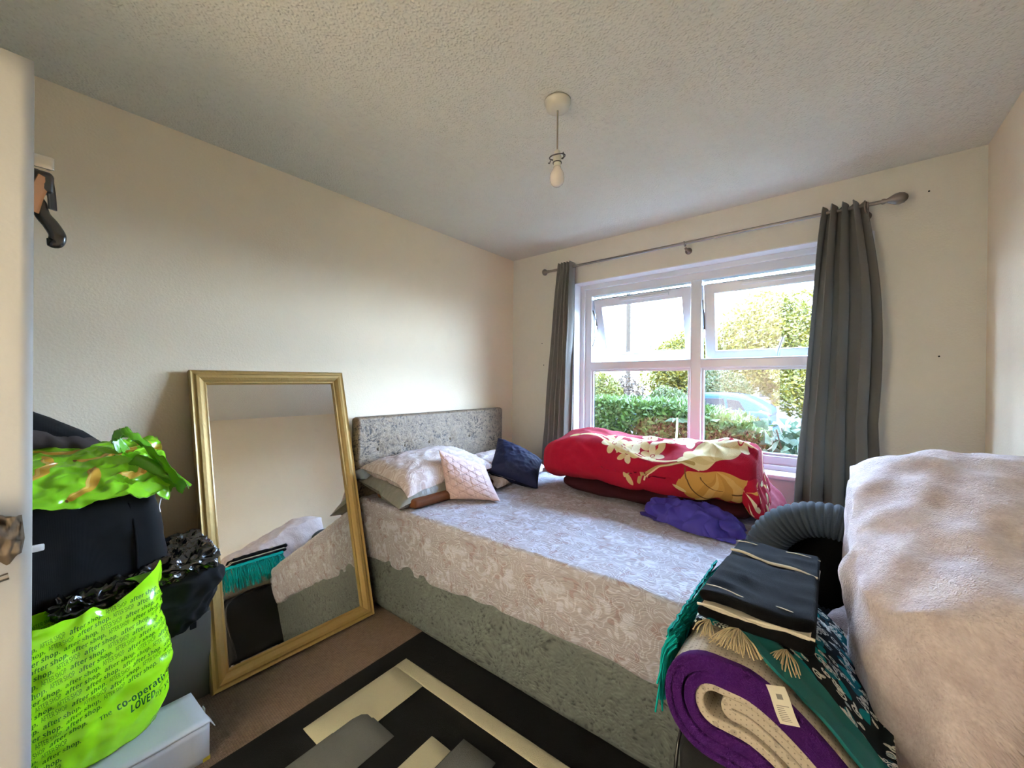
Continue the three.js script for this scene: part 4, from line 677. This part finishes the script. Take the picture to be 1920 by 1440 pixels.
function foliage(parent, n, geo, mat, place, scale, up = 0.3, label, vary = 0.3) {
  const m = new THREE.InstancedMesh(geo, mat, n); m.name = 'foliage'; m.userData.kind = 'stuff'; m.castShadow = m.receiveShadow = true; if (label) m.userData.label = label;
  for (let i = 0; i < n; i++) {
    const [x, y, z] = place(i); tmp.position.set(x, y, z); tmp.rotation.set((rnd() - 0.5) * 2.2, rnd() * 2 * PI, (rnd() - 0.5) * 2 + up); tmp.scale.setScalar(scale * (0.65 + 0.7 * rnd())); tmp.updateMatrix(); m.setMatrixAt(i, tmp.matrix);
    const k = 1 - vary / 2 + vary * rnd(); m.setColorAt(i, tint.setRGB(k * (0.9 + 0.25 * rnd()), k, k * (0.8 + 0.4 * rnd())));
  }
  parent.add(m); return m;
}
const bark = std({ color: new THREE.Color(0.10, 0.075, 0.05), roughness: 1, bumpMap: plaster, bumpScale: 0.01 });
const inBlobs = (blobs) => () => { const b = blobs[Math.floor(rnd() * blobs.length)]; let x, y, z; do { x = rnd() * 2 - 1; y = rnd() * 2 - 1; z = rnd() * 2 - 1; } while (x * x + y * y + z * z > 1); const l = Math.hypot(x, y, z) || 1, k = 0.55 + 0.45 * Math.pow(l, 0.3); return [b[0] + x / l * k * b[3], b[1] + y / l * k * (b[4] ?? b[3]), b[2] + z / l * k * b[3]]; };
function tree(name, label, cat, x, z, y0, trunkH, blobs, n, leaf, mat, group) {
  const t = thing(name, label, cat, [x, y0, z], 0, group);
  const limbs = [tube([[0, 0, 0], [0.06, trunkH * 0.5, 0.03], [0.02, trunkH, 0]], 0.11 * Math.min(1, trunkH / 2), 12, 8)];
  for (const b of blobs) limbs.push(tube([[0.02, trunkH * 0.8, 0], [b[0] * 0.5, lerp(trunkH, b[1], 0.5), b[2] * 0.5], [b[0], b[1], b[2]]], 0.035, 8, 6));
  part('trunk', limbs, bark, t);
  foliage(t, n, leafGeo(leaf, leaf * 0.24), mat, inBlobs(blobs), 1);
  return t;
}
const MG = { gold: leafMat(0.07, 0.068, 0.003), lime: leafMat(0.075, 0.073, 0.003), mid: leafMat(0.04, 0.055, 0.006), dark: leafMat(0.022, 0.036, 0.008), laurel: leafMat(0.045, 0.082, 0.012), cool: leafMat(0.042, 0.072, 0.036), dry: leafMat(0.085, 0.05, 0.03), plum: leafMat(0.04, 0.03, 0.02) };
const blobsFor = (cx, cy, R, n, seedb, flat = 0.85) => { const o = []; for (let i = 0; i < n; i++) { const k = (i + 0.5) / n, y = 1 - 2 * k, a = i * 2.39996 + seedb * 6, q = Math.sqrt(1 - y * y), r = R * (0.45 + 0.3 * ((i * 0.618 + seedb) % 1)); o.push([cx + Math.cos(a) * q * r, cy + y * r * flat, Math.sin(a) * q * r, R * (0.34 + 0.16 * ((i * 0.53) % 1)), R * 0.38]); } return o; };
tree('garden_tree', 'large sunlit yellow-green tree behind the right window vent', 'tree', 0.45, -15.2, -0.54, 1.8, blobsFor(0, 3.4, 2.35, 26, 0.3), 26000, 0.15, MG.gold);
tree('garden_tree', 'sunlit tree showing low behind the left window vent', 'tree', -3.1, -16.2, -0.54, 1.4, blobsFor(0, 2.75, 1.75, 18, 0.8), 15000, 0.15, MG.lime);
tree('garden_tree', 'broad mid-green tree behind the blue car near the curtain', 'tree', 2.3, -13.2, -0.54, 1.0, blobsFor(0, 2.0, 1.7, 16, 0.55), 14000, 0.13, MG.lime);
tree('conifer_shrub', 'dense dark green shrub behind the roof of the blue car', 'shrub', -0.85, -12.9, -0.54, 0.6, blobsFor(0, 1.5, 1.05, 14, 0.15), 14000, 0.09, MG.dark);
tree('garden_shrub', 'rounded green shrub behind the hedge near the window mullion', 'shrub', -1.55, -9.4, -0.54, 0.5, blobsFor(0, 1.05, 0.85, 12, 0.4), 9000, 0.09, MG.mid);
tree('garden_shrub', 'bright yellow shrub at the left edge of the lower left pane', 'shrub', -3.5, -8.4, -0.54, 0.5, blobsFor(0, 1.45, 0.9, 12, 0.7), 9000, 0.09, MG.lime);
tree('garden_shrub', 'dull brownish shrub beside the utility pole', 'shrub', -5.0, -13.6, -0.54, 0.5, blobsFor(0, 1.3, 1.0, 10, 0.9), 6000, 0.1, MG.plum);
tree('garden_tree', 'hazy sunlit tree farthest back behind the car and utility pole', 'tree', -4.6, -20.5, -0.54, 1.2, blobsFor(0, 2.0, 2.0, 16, 0.2), 11000, 0.17, MG.gold);
// hedge in the shade of the house
{
  const t = thing('hedge', 'leafy laurel hedge just outside the window', 'hedge', [-0.7, -0.35, -3.0]);
  const st = []; for (let i = 0; i < 26; i++) { const x = -2.7 + 5.0 * i / 25 + 0.1 * rnd(); st.push(tube([[x, 0, 0.1 * rnd()], [x + 0.1 * (rnd() - 0.5), 0.6, 0.3 * (rnd() - 0.5)], [x + 0.3 * (rnd() - 0.5), 1.2, 0.4 * (rnd() - 0.5)]], 0.012, 6, 5)); }
  part('stems', st, bark, t);
  const top = (x) => 1.36 + 0.05 * n2(x * 2, 1) - 0.13 * smoothstep(x, 1.2, 1.7) - 0.42 * smoothstep(x, 1.95, 2.75);
  foliage(t, 26000, leafGeo(0.095, 0.02), MG.laurel, () => { const x = -2.9 + 5.65 * rnd(), h = top(x), q = rnd(); const a = rnd() * PI; return q < 0.55 ? [x, h - 0.09 * rnd() * rnd() - 0.1 * Math.pow(Math.abs(rnd() * 2 - 1), 3), (rnd() - 0.5) * 1.1] : [x, 0.86 + (h - 0.86) * rnd(), 0.5 + 0.12 * (rnd() - 0.5) + 0.06 * n2(x * 3, 2)]; }, 1, 0.3, null, 0.5);
}
{
  const t = thing('dry_undergrowth', 'brown dead stems and pale weeds at the foot of the hedge', 'plants', [0.6, -0.35, -2.3]); t.userData.kind = 'stuff';
  foliage(t, 6000, leafGeo(0.16, 0.012), MG.dry, () => { const x = -0.9 + 2.7 * rnd(); return [x, 0.35 + 0.5 * rnd() * (0.75 + 0.25 * n2(x * 2, 1)), -0.25 + 0.4 * rnd()]; }, 1, 0.9);
  foliage(t, 1600, leafGeo(0.1, 0.02), MG.cool, () => { const x = -1.3 + 3.1 * rnd(); return [x, 0.4 + 0.42 * rnd(), 0.0 + 0.3 * rnd()]; }, 1, 0.4);
}
const plant = (label, x, z, n, h, leaf, mat, sp) => {
  const t = thing('garden_plant', label, 'plant', [x, -0.35, z]);
  const st = []; for (let i = 0; i < 5; i++) { const a = i * 1.3; st.push(tube([[0, 0, 0], [Math.cos(a) * sp * 0.3, h * 0.6, Math.sin(a) * sp * 0.3], [Math.cos(a) * sp * 0.7, h, Math.sin(a) * sp * 0.7]], 0.008, 8, 6)); }
  part('stem', st, bark, t);
  foliage(t, n, leafGeo(leaf, leaf * 0.3), mat, () => { const a = rnd() * 2 * PI, r = sp * Math.sqrt(rnd()); return [Math.cos(a) * r, h * (0.45 + 0.6 * rnd()), Math.sin(a) * r]; }, 1, 0.2);
};
plant('broad-leaved bluish green plant beside the right curtain', 2.0, -2.3, 420, 1.15, 0.13, MG.cool, 0.28);
plant('low bluish weeds under the left lower pane', -0.2, -1.7, 700, 0.88, 0.09, MG.cool, 0.55);
plant('small yellowish bush between the hedge end and the broad-leaved plant', 1.75, -2.95, 500, 0.95, 0.08, MG.mid, 0.26);
{
  const t = thing('garden_sprout', 'tall pale sprout with drooping leaves in front of the hedge', 'plant', [0.93, -0.35, -1.75]);
  part('stem', tube([[-0.08, 0, 0], [-0.05, 0.6, 0], [0, 0.9, 0], [0.02, 1.1, 0.01], [0.02, 1.25, 0]], 0.011, 16, 8), std({ color: new THREE.Color(0.22, 0.24, 0.14), roughness: 0.8 }), t);
  for (let i = 0; i < 7; i++) { const a = i * 0.9; const g = leafGeo(0.15, 0.02); g.rotateZ(-0.25).rotateY(a).translate(0.02, 1.24, 0); part('leaf', g, MG.cool, t); }
}
{
  const t = thing('utility_pole', 'slim wooden utility pole seen through the left window vent', 'pole', [-6.65, -0.54, -18.3]);
  part('post', new THREE.CylinderGeometry(0.11, 0.15, 8.4, 14).translate(0, 4.2, 0), std({ color: new THREE.Color(0.022, 0.018, 0.014), roughness: 0.95 }), t);
  const rung = new THREE.CylinderGeometry(0.012, 0.012, 0.3, 6).rotateZ(PI / 2);
  for (let i = 0; i < 10; i++) part('step_iron', rung, M.blackDeep, t).position.set(0.02, 3.4 + i * 0.42, 0.04);
}
{
  const t = thing('gate_post', 'black post with a pale plate beside the right curtain outside', 'post', [1.93, -0.4, -5.9]);
  part('post', box(0.06, 1.45, 0.06, 0, 0.725, 0, 0.008), M.blackDeep, t);
  part('plate', box(0.2, 0.5, 0.02, 0.14, 1.05, 0.01, 0.004), M.white, t);
}
// blue car
{
  const t = thing('car', 'blue hatchback car parked beyond the hedge with its rear to the right', 'car', [-1.25, -0.54, -11.4]);
  const blue = phys({ color: new THREE.Color(0.001, 0.022, 0.11), roughness: 0.5, specularIntensity: 0.4 }), dark = phys({ color: new THREE.Color(0.008, 0.01, 0.014), roughness: 0.5, specularIntensity: 0.3 });
  const sh = (pts, depth, bev, m, name, y = 0) => { const s = new THREE.Shape(); s.moveTo(...pts[0]); s.splineThru(pts.slice(1).map((p) => new THREE.Vector2(...p))); const g = new THREE.ExtrudeGeometry(s, { depth, bevelEnabled: true, bevelThickness: bev, bevelSize: bev, bevelSegments: 4, curveSegments: 40 }).translate(0, 0, -depth / 2); return part(name, g, m, t); };
  sh([[-2.05, 0.3], [-2.05, 0.62], [-1.7, 0.78], [-0.95, 0.92], [0.2, 0.96], [1.6, 0.98], [2.02, 0.92], [2.08, 0.6], [2.02, 0.3], [0, 0.26], [-2.05, 0.3]], 1.56, 0.06, blue, 'body');
  sh([[-0.95, 0.90], [-0.35, 1.30], [0.1, 1.43], [0.7, 1.46], [1.35, 1.40], [1.78, 1.22], [2.0, 0.95], [0.5, 0.9], [-0.95, 0.90]], 1.2, 0.1, blue, 'roof');
  const win = (pts, name) => { for (const s of [-1, 1]) { const q = new THREE.Shape(pts.map((p) => new THREE.Vector2(...p))); part(name, new THREE.ExtrudeGeometry(q, { depth: 0.015, bevelEnabled: true, bevelThickness: 0.004, bevelSize: 0.012, bevelSegments: 2 }).translate(0, 0, s * 0.70 - 0.0075), dark, t); } };
  win([[-0.72, 0.98], [-0.3, 1.26], [0.08, 1.36], [0.28, 1.37], [0.28, 0.98]], 'side_window'); win([[0.36, 0.98], [0.36, 1.37], [0.9, 1.38], [0.98, 0.99]], 'side_window'); win([[1.06, 1.0], [1.0, 1.37], [1.32, 1.32], [1.5, 1.02]], 'quarter_window');
  part('rear_window', box(0.02, 0.3, 1.05, 0, 0, 0, 0.008).rotateZ(0.62).translate(1.93, 1.16, 0), dark, t);
  const red = phys({ color: new THREE.Color(0.12, 0.006, 0.004), roughness: 0.3 });
  for (const s of [-1, 1]) part('tail_light', softBox(0.28, 0.2, 0.12, 0.04, 8).rotateZ(-0.35).translate(1.97, 0.94, s * 0.74), red, t);
  part('aerial', tube([[1.15, 1.48, 0], [1.25, 1.55, 0]], 0.012, 4, 6), M.blackDeep, t);
  for (const x of [-1.3, 1.35]) for (const s of [-1, 1]) { const w = part('wheel', new THREE.TorusGeometry(0.235, 0.085, 14, 30).translate(x, 0.32, s * 0.78), M.blackDeep, t); part('hub', new THREE.CylinderGeometry(0.2, 0.2, 0.12, 20).rotateX(PI / 2).translate(x, 0.32, s * 0.78), M.chrome, w); }
}
{
  const t = thing('house', 'pale rendered house with a brick end far behind the trees', 'house', [-1.5, -0.54, -30]);
  part('wall', box(11, 4.2, 6, 2.5, 2.1, 0), std({ color: new THREE.Color(0.06, 0.055, 0.05), roughness: 0.9 }), t);
  part('brick_end', box(2.2, 4.2, 6.1, -4.1, 2.1, 0), std({ color: new THREE.Color(0.06, 0.03, 0.015), roughness: 0.95 }), t, 'orange brick end');
  const r = new THREE.Shape([new THREE.Vector2(-3.4, 0), new THREE.Vector2(3.4, 0), new THREE.Vector2(0, 1.9)]);
  part('roof', new THREE.ExtrudeGeometry(r, { depth: 13.6, bevelEnabled: false }).rotateY(PI / 2).translate(-5.4, 4.2, 0), std({ color: new THREE.Color(0.12, 0.07, 0.05), roughness: 0.95 }), t);
  for (let i = 0; i < 5; i++) { const w = part('window', box(1.1, 1.1, 0.1, -1.4 + i * 1.9, 1.5, 3.02, 0.02), M.upvc, t); part('pane', box(0.94, 0.94, 0.05, -1.4 + i * 1.9, 1.5, 3.06), M.gasket, w); }
}
renderer.render(scene, camera);
